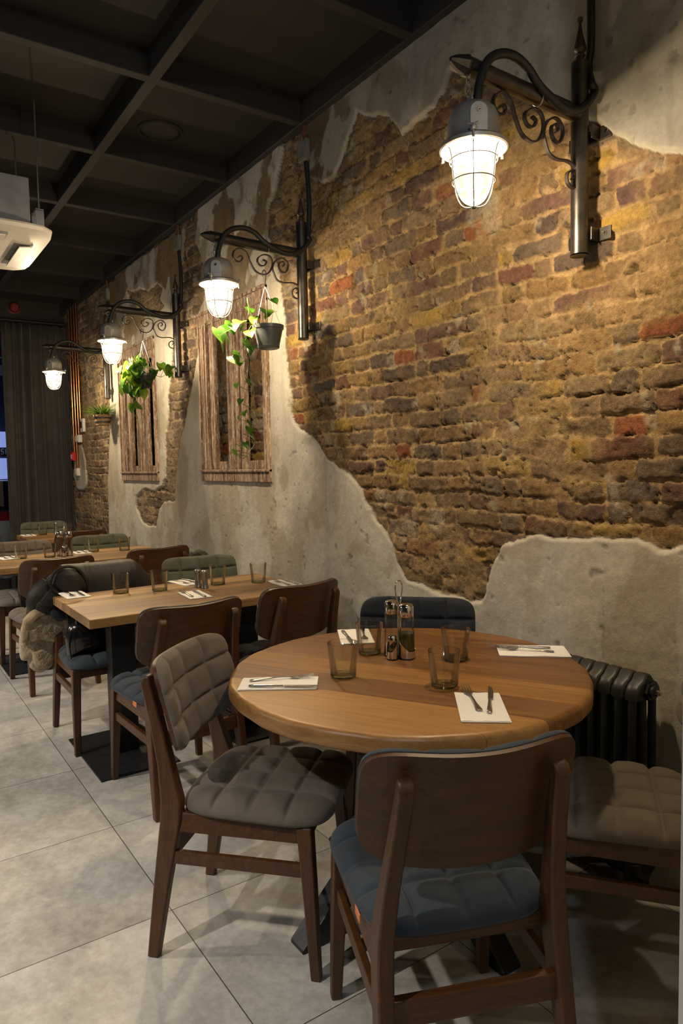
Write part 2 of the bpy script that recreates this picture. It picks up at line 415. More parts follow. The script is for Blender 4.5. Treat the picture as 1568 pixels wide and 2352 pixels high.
def oldwood():
    t = NT('weathered_limewashed_wood'); 
    v = t.coord('Object', (20, 20, 1.6)); g = t.noise(v, 1.6, 6, 0.65, 0.4)
    v2 = t.coord('Object', (1, 1, 0.28)); p = t.noise(v2, 60, 6, 0.8, 0.2)
    c = t.ramp(g, [(0.36, (0.055, 0.030, 0.016)), (0.5, (0.19, 0.105, 0.055)), (0.66, (0.34, 0.22, 0.13))])
    w = t.ramp(t.math('ADD', t.math('MULTIPLY', p, 0.8), t.math('MULTIPLY', g, 0.2)), [(0.49, (0, 0, 0)), (0.60, (0.85, 0.85, 0.85))])
    c = t.mix(w, c, (0.50, 0.44, 0.37))
    t.set(Base_Color=c, Roughness=0.85); t.bump(t.math('ADD', g, p), 0.5, 0.004)
    return t.mat
M['oldwood'] = oldwood()
def wallmat():
    t = NT('brick_and_plaster')
    at = t.n('ShaderNodeAttribute', attribute_name='Col')
    v = t.coord('Object')
    n1 = t.noise(v, 55, 6, 0.7); n2 = t.noise(v, 260, 3, 0.6)
    c = t.mix(t.math('SUBTRACT', 0.75, t.math('MULTIPLY', at.outputs['Alpha'], 0.5)), at.outputs['Color'], t.mix(1.0, at.outputs['Color'], t.ramp(n1, [(0.3, (0.45, 0.45, 0.45)), (0.55, (1.05, 1.05, 1.05)), (0.75, (1.5, 1.5, 1.5))]), 'MULTIPLY'))
    t.set(Base_Color=c, Roughness=0.93); t.b.inputs['Specular IOR Level'].default_value = 0.2
    bs = t.math('SUBTRACT', 1.0, t.math('MULTIPLY', at.outputs['Alpha'], 0.86))
    t.bump(t.math('MULTIPLY', t.math('ADD', n1, t.math('MULTIPLY', n2, 0.35)), bs), 0.85, 0.014)
    return t.mat
M['wall'] = wallmat()

# ------------------------------------------------------------------ the brick and plaster wall (real relief)
PL1 = [(0.4, 1.158), (0.9, 1.178), (1.205, 1.128), (1.275, 1.102), (1.321, 1.123), (1.36, 1.136), (1.468, 1.13), (1.594, 1.131), (1.793, 1.113), (1.88, 1.096), (1.949, 1.066), (1.991, 1.014), (2.021, 0.956), (2.051, 0.87), (2.066, 0.823), (2.135, 0.813), (2.201, 0.819), (2.327, 0.808), (2.445, 0.827), (2.555, 0.854), (2.619, 0.921), (2.664, 1.013), (2.735, 1.084), (2.801, 1.135), (2.859, 1.193), (2.902, 1.254), (2.969, 1.31), (3.067, 1.368), (3.225, 1.436), (3.32, 1.516), (3.396, 1.56), (3.48, 1.602), (3.542, 1.638), (3.614, 1.712), (3.599, 1.821), (3.638, 1.972), (3.638, 2.172), (3.659, 2.265), (3.67, 2.356), (3.695, 2.499), (3.757, 2.632), (3.805, 2.745), (3.833, 2.835), (3.823, 2.92), (3.758, 3.016), (3.696, 3.086), (3.628, 3.197), (3.589, 3.28), (3.697, 3.371), (4.413, 3.367), (4.897, 3.317), (4.974, 3.183), (4.92, 3.043), (4.814, 2.891), (4.748, 2.752), (4.821, 2.613), (4.922, 2.538), (4.917, 2.409), (4.947, 2.241), (5.141, 1.935), (5.327, 1.648), (5.448, 1.444), (5.525, 1.14), (5.665, 1.121), (5.779, 1.106), (5.9, 1.064), (6.005, 0.89), (6.188, 0.878), (6.339, 0.897), (6.419, 0.946), (6.518, 1.052), (6.47, 1.136), (6.256, 1.202), (5.984, 1.195), (5.798, 1.233), (5.697, 1.308), (5.702, 1.558), (5.61, 1.872), (5.595, 2.029), (5.483, 2.273), (5.449, 2.428), (5.408, 2.559), (5.322, 2.68), (5.254, 2.833), (5.187, 2.982), (5.14, 3.117), (5.155, 3.235), (5.379, 3.248), (6.46, 3.255), (7.223, 3.224), (7.203, 3.048), (7.211, 2.79), (7.249, 2.315), (7.205, 1.99), (7.301, 1.631), (7.414, 1.275), (7.428, 1.074), (7.435, 0.695), (7.444, 0.416), (7.0, -0.1), (0.5, -0.1)]
PL4 = [(3.382, 3.318), (3.389, 3.251), (3.374, 3.175), (3.36, 3.076), (3.341, 2.981), (3.285, 2.946), (3.217, 2.903), (3.158, 2.897), (3.109, 2.889), (3.075, 2.92), (3.034, 2.953), (2.982, 3.016), (2.95, 3.06), (2.915, 3.097), (2.891, 3.136), (2.771, 3.074), (2.638, 3.02), (2.598, 2.953), (2.545, 2.907), (2.439, 2.907), (2.322, 2.93), (2.261, 2.965), (2.226, 3.022), (2.127, 2.964), (2.032, 2.896), (1.897, 2.804), (1.752, 2.695), (1.637, 2.613), (1.531, 2.539), (1.479, 2.496), (1.424, 2.454), (1.385, 2.416), (1.335, 2.387), (1.294, 2.359), (1.222, 2.317), (0.4, 2.2670000000000003), (0.4, 3.5), (3.432, 3.5)]
PL3 = [(8.84, 1.311), (8.765, 1.495), (8.606, 1.699), (8.39, 1.691), (8.267, 1.518), (8.222, 1.229), (8.366, 1.151), (8.66, 1.161)]
BR1 = [(5.321, 0.709), (5.16, 0.717), (5.02, 0.754), (4.971, 0.749), (4.892, 0.726), (4.831, 0.69), (5.327, 0.638)]
BR2 = [(4.623, 0.622), (4.524, 0.697), (4.462, 0.672), (4.409, 0.642), (4.425, 0.609), (4.626, 0.583)]
BR3 = [(6.498, 2.949), (6.537, 3.045), (6.368, 2.993), (6.19, 2.982), (5.97, 2.924), (5.756, 2.926), (5.63, 2.863), (5.698, 2.789), (5.614, 2.726), (5.781, 2.69), (5.934, 2.755), (6.103, 2.738), (6.292, 2.823)]
SA = [(0.466, 2.482), (0.449, 2.496), (0.436, 2.485), (0.451, 2.466), (0.477, 2.468), (0.491, 2.491), (0.479, 2.519), (0.446, 2.535), (0.413, 2.516), (0.392, 2.473), (0.363, 2.431), (0.318, 2.417), (0.278, 2.436), (0.258, 2.479), (0.272, 2.517), (0.307, 2.523), (0.342, 2.503), (0.348, 2.479), (0.332, 2.463), (0.308, 2.466), (0.295, 2.487), (0.314, 2.496)]
SB = [(0.2, 2.475), (0.186, 2.486), (0.194, 2.502), (0.218, 2.488), (0.215, 2.457), (0.184, 2.445), (0.163, 2.472), (0.166, 2.502), (0.197, 2.521), (0.237, 2.502), (0.258, 2.465), (0.251, 2.433), (0.232, 2.401), (0.193, 2.391), (0.137, 2.397), (0.096, 2.385), (0.075, 2.359), (0.081, 2.331), (0.11, 2.316), (0.137, 2.328), (0.138, 2.355), (0.113, 2.372), (0.1, 2.356), (0.114, 2.344)]
HOSE = [(0.596, 2.412), (0.596, 2.443), (0.583, 2.509), (0.549, 2.579), (0.498, 2.616), (0.439, 2.629), (0.38, 2.616), (0.32, 2.576), (0.275, 2.557), (0.213, 2.539), (0.149, 2.542), (0.083, 2.58), (0.04, 2.635)]
RECESS = []   # filled below: slots behind the old shutters
WIN = [dict(x0=3.85, x1=4.905, z0=1.295, z1=2.515, st=[(3.85, 3.925), (4.15, 4.425), (4.62, 4.905)], zt=(2.345, 2.385), zb=1.435),
       dict(x0=5.85, x1=6.86, z0=1.285, z1=2.52, st=[(5.85, 5.915), (6.035, 6.345), (6.485, 6.86)], zt=(2.35, 2.40), zb=1.42)]
def poly_sd(X, Z, poly):
    """signed distance, positive inside"""
    d2 = np.full(X.shape, 1e9); ins = np.zeros(X.shape, bool)
    n = len(poly)
    for i in range(n):
        ax, az = poly[i]; bx, bz = poly[(i+1) % n]
        ex, ez = bx-ax, bz-az; L = ex*ex+ez*ez+1e-12
        t = np.clip(((X-ax)*ex+(Z-az)*ez)/L, 0, 1)
        d2 = np.minimum(d2, (X-ax-t*ex)**2+(Z-az-t*ez)**2)
        cond = ((az > Z) != (bz > Z))
        with np.errstate(divide='ignore', invalid='ignore'):
            xi = ax+(Z-az)*ex/(ez if abs(ez) > 1e-12 else 1e-12)
        ins ^= cond & (X < xi)
    d = np.sqrt(d2); return np.where(ins, d, -d)
def build_wall():
    xs = np.concatenate([np.arange(-3.5, 0.7, 0.06), np.arange(0.7, 3.5, 0.0062), np.arange(3.5, 9.0, 0.0105)])
    zs = np.arange(0, 3.42, 0.0066)
    X, Z = np.meshgrid(xs, zs)
    # warped brick coordinates
    wx = X+0.018*(fbm(X*6, Z*6, 3)-0.5)*2+0.008*(fbm(X*19, Z*19, 4)-0.5)*2; wz = Z+0.024*(fbm(X*1.3, Z*0.8, 9)-0.5)*2+0.009*(fbm(X*8, Z*8, 21)-0.5)*2+0.005*(fbm(X*23, Z*23, 22)-0.5)*2
    hc = 0.0745; row = np.floor(wz/hc); fz = wz-row*hc
    per = 0.337
    offr = np.where(row % 2 == 0, 0.0, per*0.5)+(_h(row, row*0+5, 77)-0.5)*0.05
    u = (wx+offr+10)/per; k = np.floor(u); fr = (u-k)*per
    jit = (_h(k, row, 31)-0.5)*0.055
    Ls = 0.225+jit
    isS = fr < Ls
    bid = 2*k+np.where(isS, 0, 1)
    dx = np.where(isS, np.minimum(fr, Ls-fr), np.minimum(fr-Ls, per-fr)); dz = np.minimum(fz, hc-fz)
    dz = dz+(_h(bid, row, 41)-0.5)*0.005
    jag = (fbm(X*26, Z*26, 5, 4)-0.5)*0.024+(fbm(X*90, Z*90, 6, 2)-0.5)*0.007
    dd = -np.log(np.exp(-np.clip(dx, 0, 1)*180)+np.exp(-np.clip(dz, -0.01, 1)*180)+1e-9)/180+jag
    rnd = _h(bid, row, 51); rnd2 = _h(bid, row, 52); rnd3 = _h(bid, row, 53)
    bm_ = sstep(0.003, 0.0105, dd)
    # chipped, weathered and smeared areas
    wear = fbm(X*2.3, Z*2.3, 12, 4); smear = sstep(0.47, 0.66, fbm(X*3.1+5, Z*4.2, 14, 4))
    rough = (fbm(X*20, Z*20, 15, 5)-0.5)*1.4; rough2 = (fbm(X*60, Z*60, 16, 3)-0.5)*1.4
    hb = 0.009+(rnd-0.5)*0.010+rough*0.013+rough2*0.006
    broken = (rnd3 > 0.80)*1.0
    hb = hb-broken*0.016*sstep(0.42, 0.62, fbm(X*13, Z*13, 18, 3))
    hm = 0.000+rough*0.014+0.012*smear+rough2*0.006
    hm = hm-0.012*sstep(0.62, 0.70, fbm(X*20, Z*26, 19, 3))
    H = hm*(1-bm_)+np.maximum(hb, hm)*bm_
    pits = sstep(0.76, 0.82, fbm(X*34, Z*44, 91, 3)); H = H-0.008*pits
    crack = sstep(0.0045, 0.001, np.abs(dd-0.004))*sstep(0.53, 0.64, fbm(X*6.5, Z*6.5, 92, 3))*sstep(0.03, 0.02, fz)
    crack = np.maximum(crack, sstep(0.006, 0.002, np.abs(fbm(X*5, Z*8, 93, 4)-0.5))*sstep(0.56, 0.62, fbm(X*3, Z*3, 94, 3)))
    H = H-0.009*crack
    # colours
    pal = np.array([[.240,.146,.058],[.205,.125,.056],[.165,.110,.062],[.128,.094,.068],[.130,.072,.058],[.135,.058,.042],[.235,.075,.030],[.320,.205,.045],[.078,.055,.048],[.110,.088,.074],[.230,.160,.090],[.085,.050,.050]])
    cum = np.cumsum([.15,.13,.12,.09,.10,.08,.05,.08,.05,.06,.05,.04])
    idx = np.searchsorted(cum, np.clip(rnd2, 0, .9999)*cum[-1]); idx = np.clip(idx, 0, 11)
    C = pal[idx]
    tint = (0.65+0.7*fbm(X*16, Z*16, 61, 4))[..., None]; C = C*tint
    patch = sstep(0.52, 0.68, fbm(X*8+rnd*50, Z*8, 62, 3))[..., None]
    C = C*(1-0.5*patch)+np.array([.20,.135,.07])*0.5*patch
    mort = np.array([.385,.260,.125])*(0.60+0.8*fbm(X*11, Z*11, 63, 4))[..., None]
    dusty = (0.08+0.46*smear)[..., None]
    C = C*(1-dusty)+mort*dusty
    C = mort*(1-bm_[..., None])+C*bm_[..., None]
    white = sstep(0.66, 0.74, fbm(X*9+3, Z*9, 64, 4))[..., None]*0.5
    C = C*(1-white)+np.array([.40,.35,.26])*white
    C = C*(1-0.5*pits[..., None])*(1-0.6*crack[..., None])
    # brick far along the wall is greyer and browner
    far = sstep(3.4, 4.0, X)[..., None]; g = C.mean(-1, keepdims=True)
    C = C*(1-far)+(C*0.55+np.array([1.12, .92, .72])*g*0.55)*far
    # plaster
    sd = poly_sd(X, Z, PL1)
    for p in (PL4, PL3): sd = np.maximum(sd, poly_sd(X, Z, p))
    for p in (BR1, BR2, BR3): sd = np.minimum(sd, -poly_sd(X, Z, p))
    sd = sd+(fbm(X*9, Z*9, 71, 3)-0.5)*0.035+(fbm(X*40, Z*40, 72, 3)-0.5)*0.012
    pm = sstep(-0.002, 0.004, sd)
    lay = 0.020+0.006*(fbm(X*2, Z*2, 73, 3)-0.5)*2+0.0035*(fbm(X*11, Z*11, 74, 4)-0.5)*2
    hp = lay*sstep(-0.004, 0.018, sd)+0.004
    H = H*(1-pm)+np.maximum(hp, H*0.3)*pm
    pn = fbm(X*3.2, Z*2.2, 81, 5); pn2 = fbm(X*14, Z*9, 82, 4); st = fbm(X*16, Z*1.6, 83, 4)
    P = np.array([.465,.435,.375])*(0.62+0.48*pn+0.28*pn2)[..., None]
    stain = sstep(0.49, 0.55, fbm(X*4.5, Z*2.6, 84, 4))[..., None]*0.45
    P = P*(1-stain)+np.array([.300,.245,.160])*stain
    cloud = sstep(0.48, 0.62, fbm(X*2.4+4, Z*2.4, 85, 5))[..., None]*0.55
    P = P*(1-cloud)+np.array([.56,.54,.48])*cloud
    strk = (sstep(0.55, 0.75, st)*0.12*sstep(0.6, 1.6, Z))[..., None]; P = P*(1-strk)
    # upper band: flaking paint, brown patches and torn white flakes
    upb = sstep(2.35, 2.75, Z+0.5*(fbm(X*2, Z*2, 86)-0.5))*sstep(2.6, 3.2, X+0*Z)
    fl = sstep(0.50, 0.54, fbm(X*3.5+0.8*Z, Z*2.6, 87, 5)); fl2 = sstep(0.56, 0.60, fbm(X*7, Z*5, 88, 5))
    UP = np.array([.20,.145,.085])*(0.75+0.5*pn2)[..., None]
    UP = UP*(1-fl[..., None])+np.array([.45,.42,.37])*(0.8+0.4*pn)[..., None]*fl[..., None]
    UP = UP*(1-0.5*fl2[..., None])+np.array([.15,.105,.06])*0.5*fl2[..., None]
    P = P*(1-upb[..., None])+UP*upb[..., None]
    H = H+pm*upb*(fl*0.003-fl2*0.002)
    pk = sstep(0.76, 0.80, fbm(X*21, Z*21, 89, 3)); P = P*(1-0.28*pk[..., None]); H = H-pm*pk*0.003
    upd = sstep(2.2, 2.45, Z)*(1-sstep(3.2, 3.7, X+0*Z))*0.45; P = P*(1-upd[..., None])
    rim = sstep(0.030, 0.004, sd)[..., None]*0.55
    P = P*(1-rim)+np.array([.44,.40,.31])*rim
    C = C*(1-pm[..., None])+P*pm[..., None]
    dirt = (sstep(-0.045, -0.002, sd)*(1-pm))[..., None]*0.35
    C = C*(1-dirt)+np.array([.17,.135,.085])*dirt
    # a hairline crack and dents in the smooth lower plaster
    ck = np.exp(-((X-1.475+0.004*np.sin(Z*40))/0.0022)**2)*sstep(0.62, 0.70, Z)*sstep(1.02, 0.95, Z)
    C = C*(1-0.35*ck[..., None]*pm[..., None])
    # openings behind the old window frames
    for w in WIN:
        ins = sstep(w['x0']+0.01, w['x0']+0.03, X)*sstep(w['x1']-0.01, w['x1']-0.03, X)*sstep(w['z0']+0.03, w['z0']+0.05, Z)*sstep(w['z1']-0.06, w['z1']-0.08, Z)
        wall_b = (H*(1-pm)+(hm*(1-bm_)+np.maximum(hb, hm)*bm_)*pm)
        Cb = pal[idx]*tint; Cb = mort*0.6*(1-bm_[..., None])+Cb*0.85*bm_[..., None]
        wb = sstep(0.50, 0.60, fbm(X*7, Z*7, 95, 4))[..., None]*0.6; Cb = Cb*(1-wb)+np.array([.30,.26,.21])*wb
        H = H*(1-ins)+(wall_b*1.4-0.045)*ins
        C = C*(1-ins[..., None])+Cb*ins[..., None]; pm = pm*(1-ins)
    nz, nx = X.shape
    co = np.stack([X, H, Z], -1).reshape(-1, 3).astype(np.float32)
    a = np.arange(nz*nx).reshape(nz, nx)
    q = np.stack([a[:-1, :-1], a[1:, :-1], a[1:, 1:], a[:-1, 1:]], -1).reshape(-1, 4).astype(np.int32)
    me = bpy.data.meshes.new('wall_right'); me.vertices.add(nz*nx); me.vertices.foreach_set('co', co.ravel())
    me.loops.add(q.size); me.loops.foreach_set('vertex_index', q.ravel())
    me.polygons.add(len(q)); me.polygons.foreach_set('loop_start', np.arange(0, q.size, 4, dtype=np.int32))
    me.polygons.foreach_set('use_smooth', np.ones(len(q), bool))
    me.update(calc_edges=True)
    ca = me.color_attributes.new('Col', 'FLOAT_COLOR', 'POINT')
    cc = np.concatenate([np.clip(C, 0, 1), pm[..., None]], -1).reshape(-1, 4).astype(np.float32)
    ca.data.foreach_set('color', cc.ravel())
    me.materials.append(M['wall'])
    o = bpy.data.objects.new('wall_right', me); COL.objects.link(o); tag(o, kind='structure')
    return o
build_wall()

# ------------------------------------------------------------------ room shell
ZC = 3.39   # panel level; beams hang 8 cm lower
def struct(o): o['kind'] = 'structure'; return o
struct(MB().box((-3.6, -0.2, -0.1), (9.3, 6.0, 0.0)).build('floor', M['floor'], smooth=False))
mb = MB().box((-3.6, -0.2, ZC), (9.3, 6.0, ZC+0.15))
for y in (0.88, 1.86, 2.84, 3.82, 4.8): mb.box((-3.6, y-0.028, 3.262), (8.95, y+0.028, ZC+0.01))
for k in range(-6, 7):
    x = 3.38+0.935*k; mb.box((x-0.028, 0.0, 3.2645), (x+0.028, 6.0, ZC+0.008))
struct(mb.build('ceiling', M['ceiling'], smooth=False, bevel=0.004))
struct(MB().box((-3.6, -0.02, 3.258), (8.95, 0.062, ZC+0.02)).build('trim_1', M['trim'], smooth=False, bevel=0.003))
struct(MB().box((-3.6, 5.9, 0), (9.3, 6.05, 3.4)).build('wall_left', M['dark_wall'], smooth=False))
struct(MB().box((-3.75, -0.2, 0), (-3.6, 6.05, 3.4)).build('wall_back', M['dark_wall'], smooth=False))
# street end: dark header, pier and glazing
struct(MB().box((8.98, -0.05, 3.12), (9.12, 6.0, 3.4)).box((8.98, -0.12, 0), (9.12, 0.10, 3.12)).box((8.98, 2.9, 0), (9.12, 6.0, 3.12)).build('wall_end', M['frame_black'], smooth=False))
w = MB().box((9.0, 0.10, 0.0), (9.08, 2.9, 0.12)).box((9.0, 0.10, 3.04), (9.08, 2.9, 3.12)).box((9.0, 1.46, 0.12), (9.08, 1.54, 3.04)).box((9.0, 0.10, 0.12), (9.08, 0.16, 3.04)).box((9.0, 2.84, 0.12), (9.08, 2.9, 3.04)).box((9.0, 0.10, 2.72), (9.08, 2.9, 2.76)).build('window_1', M['frame_black'], smooth=False)
struct(w)
g = MB().box((9.035, 0.16, 0.12), (9.041, 1.46, 2.72)).box((9.035, 1.54, 0.12), (9.041, 2.84, 2.72)).box((9.035, 0.16, 2.76), (9.041, 2.84, 3.04)).build('pane', M['pane'], w, smooth=False)
struct(MB().box((0.36, -0.05, 0.0), (0.50, 1.25, 3.285)).build('post_shade_wall', M['white_paint'], smooth=False, bevel=0.004))  # white post at the frame edge, its unseen depth extended to block light

# curtain
def curtain():
    n = 220; rings = []; ys = np.linspace(0.035, 0.735, n)
    zs = [0.02, 0.6, 1.2, 1.8, 2.4, 2.9, 3.10]
    vs = []; fs = []
    for z in zs:
        for i, y in enumerate(ys):
            t = i/(n-1)
            ph = 2*PI*(6.3*t+0.42*math.sin(6*t+1.3)+0.07*math.sin(z*1.5+3*t))
            amp = 0.036+0.018*math.sin(11*t+1)
            yy = 0.035+(y-0.035)*(1.0+0.012*(3.1-z))
            vs.append((8.86-amp*math.sin(ph)-0.006*math.sin(2.3*ph), yy+0.01*math.cos(ph), z))
    for j in range(len(zs)-1):
        for i in range(n-1):
            a = j*n+i; fs.append((a, a+1, a+n+1, a+n))
    root = empty('curtain', (0, 0, 0)); tag(root, 'floor-length charcoal curtain gathered in folds at the street end of the brick wall', 'curtain')
    m = MB().add(vs, fs)
    o = m.build('curtain_panel', M['curtain'], root, angle=180)
    s = o.modifiers.new('solid', 'SOLIDIFY'); s.thickness = 0.004
    MB().tube([(8.88, 0.03, 3.135), (8.88, 2.8, 3.135)], 0.014, 10).build('curtain_rail', M['black_metal'], root)
curtain()

# ceiling fittings
sp = empty('ceiling_speaker', (4.10, 0.573, ZC)); tag(sp, 'round dark loudspeaker grille set flush in a ceiling panel', 'speaker')
MB().lathe([(0, -0.012), (0.085, -0.012), (0.105, -0.009), (0.115, 0.0)], 40).build('grille', M['trim'], sp)
MB().lathe([(0.115, 0.0), (0.118, -0.012), (0.130, -0.010), (0.133, 0.0)], 40).build('rim', M['ceiling'], sp)
al = empty('fire_alarm', (8.978, 0.567, 3.295)); al.rotation_euler = (0, -PI/2, 0); tag(al, 'small red alarm sounder high on the dark end wall above the curtain', 'alarm')
MB().lathe([(0, 0.09), (0.035, 0.09), (0.052, 0.075), (0.056, 0.03), (0.060, 0.012)], 24).build('sounder', M['dark_red'], al)
MB().lathe([(0.058, 0.014), (0.070, 0.012), (0.072, 0)], 24).build('base', M['dark_red'], al)

# air conditioner hung from the ceiling
def aircon():
    x0, y0, s, z = 3.965, 1.21, 0.90, 2.645
    r = empty('air_conditioner', (x0+s/2, y0+s/2, z)); tag(r, 'square cream ceiling cassette air conditioner with metal casing, hung on threaded rods', 'air conditioner')
    h = s/2
    def ring(hh, zz, n=48, e=9):
        out = []
        for k in range(n):
            a = 2*PI*(k+0.5)/n; c, q = math.cos(a), math.sin(a); R = (abs(c)**e+abs(q)**e)**(-1/e)
            out.append(Vector((hh*R*c, hh*R*q, zz)))
        return out
    MB().loft([ring(h-0.06, 0.045), ring(h-0.004, 0.040), ring(h, 0.030), ring(h-0.004, 0.012), ring(h-0.10, -0.006), ring(h-0.26, -0.010)]).build('panel', M['cream_metal'], r, angle=30)
    MB().box((-h+0.11, -h+0.11, 0.04), (h-0.11, h-0.11, 0.31)).build('casing', M['galv'], r, smooth=False, bevel=0.006)
    g = MB().box((-0.20, -0.20, -0.020), (0.20, 0.20, -0.008))
    for k in range(9): g.box((-0.18, -0.175+0.04*k, -0.024), (0.18, -0.160+0.04*k, -0.019))
    g.build('intake_grille', M['cream_metal'], r, smooth=False, bevel=0.003)
    for k in range(4):
        Mx = Matrix.Rotation(k*PI/2, 4, 'Z')
        o = MB().box((-0.22, -0.37, -0.010), (0.22, -0.275, 0.0), mat=Mx).build('air_slot', M['box_grey'], r, smooth=False)
        fl = [Vector((-0.21, -0.362, -0.020)), Vector((0.21, -0.362, -0.020)), Vector((0.21, -0.30, -0.028)), Vector((-0.21, -0.30, -0.028)), Vector((-0.21, -0.30, -0.022)), Vector((0.21, -0.30, -0.022)), Vector((0.21, -0.362, -0.013)), Vector((-0.21, -0.362, -0.013))]
        fl = [Mx @ v for v in fl]
        MB().add(fl, [(0, 1, 2, 3), (4, 5, 6, 7), (3, 2, 5, 4), (0, 7, 6, 1), (0, 3, 4, 7), (1, 6, 5, 2)]).build('flap', M['cream_metal'], o, smooth=False)
    for sx, sy in ((-1, -1), (1, -1), (1, 1), (-1, 1)):
        x, y = sx*(h-0.16), sy*(h-0.055)
        b = MB().tube([(x, y, 0.15), (x, y, ZC-z-0.005)], 0.0045, 8).build('hanger_rod', M['wire'], r)
        MB().box((x-0.055, y-0.012, 0.145), (x+0.055, y+0.03, 0.155)).box((x-0.055, y-0.012, 0.03), (x-0.049, y+0.03, 0.15)).box((x+0.049, y-0.012, 0.03), (x+0.055, y+0.03, 0.15)).box((x-0.012, y-0.008, 0.03), (x-0.004, y-0.004, 0.11)).build('bracket', M['galv'], b, smooth=False, bevel=0.001)
aircon()

# ------------------------------------------------------------------ wall lamps
LX = [1.545, 3.355, 5.215, 7.10]
LNAME = ['nearest the camera', 'over the second table', 'over the third table', 'farthest along the wall beside the curtain']
BR_L = ['tall black steel wall bracket with scrolls, nearest, high on the lit brickwork',
        'black steel scroll wall bracket between big brick area and the near wooden shutter frame',
        'black steel scroll wall bracket right of the far wooden shutter frame',
        'black steel scroll wall bracket farthest away, next to the copper pipes']
LN_L = ['large caged metal ship lantern glowing top right, nearest the camera',
        'lit caged ship lantern before the near shutter frame, left of the grey pot',
        'lit caged ship lantern left of the bushy hanging plant',
        'small lit caged ship lantern hanging before the dark curtain']
def on_plane(pts, x=0.0): return [(x, y, z) for y, z in pts]
def bracket(x):
    r = empty('wall_bracket', (x, 0.0, 2.10)); Z = 2.10
    MB().tube([(0, .072, 0.0), (0, .072, .03), (0, .072, .60), (0, .072, .63)], [.0305, .029, .029, .0295], 24).lathe([(0.0, 0.005), (0.024, 0.002), (0.0305, 0.0)], 24, c=(0, .072, -0.004)).build('pole', M['bracket_metal'], r)
    MB().lathe([(.014, 0), (.014, .02), (.018, .024), (.012, .032), (.020, .040), (.021, .048), (.009, .095), (.0045, .125), (.0045, .13), (.009, .137), (.0085, .146), (0, .152)], 16, c=(0, .072, .63)).build('finial', M['scroll_metal'], r)
    MB().tube([(0, .085, .462), (0, .60, .468)], .026, 24).build('arm', M['bracket_metal'], r)
    mx = Matrix.Translation((0, .60, .468)) @ Matrix.Rotation(-PI/2, 4, 'X')
    MB().lathe([(.0262, 0), (.0285, .004), (.0285, .012), (.026, .016), (.018, .045), (.006, .066), (0, .069)], 8, mat=mx).build('arm_tip', M['bracket_metal'], r, smooth=True, angle=25)
    MB().tube([(-.028*math.cos(2*PI*k/20)-.006, .30+.012*math.sin(2*PI*k/20), .472+.040*math.sin(2*PI*k/20)) for k in range(20)], .0018, 6, closed=True).build('cable_tie', M['wire'], r)
    def flat(pts, nm):
        P = smooth_path(on_plane([(y, z-Z) for y, z in pts]), 5); rings = []
        N = len(P)
        for i, p in enumerate(P):
            t = (P[min(i+1, N-1)]-P[max(i-1, 0)]); t.normalize(); n = Vector((0, -t.z, t.y)); w, h = .0065, .0028
            rings.append([p+Vector((-w, 0, 0))-n*h, p+Vector((w, 0, 0))-n*h, p+Vector((w, 0, 0))+n*h, p+Vector((-w, 0, 0))+n*h])
        MB().loft(rings).build(nm, M['scroll_metal'], r, angle=50)
    flat(SA, 'scroll'); flat(SB, 'scroll')
    for zz in (.065, .40):
        b = MB().box((-.085, .012, zz-.022), (.085, .018, zz+.022)).box((-.040, .012, zz-.022), (-.034, .06, zz+.022)).box((.034, .012, zz-.022), (.040, .06, zz+.022)).build('mount_plate', M['bracket_metal'], r, smooth=False, bevel=.0015)
        for sx in (-.066, .066): MB().lathe([(.0065, 0), (.0055, .003), (0, .0035)], 10, mat=Matrix.Translation((sx, .018, zz)) @ Matrix.Rotation(-PI/2, 4, 'X')).build('screw', M['chrome'], b)
    return r
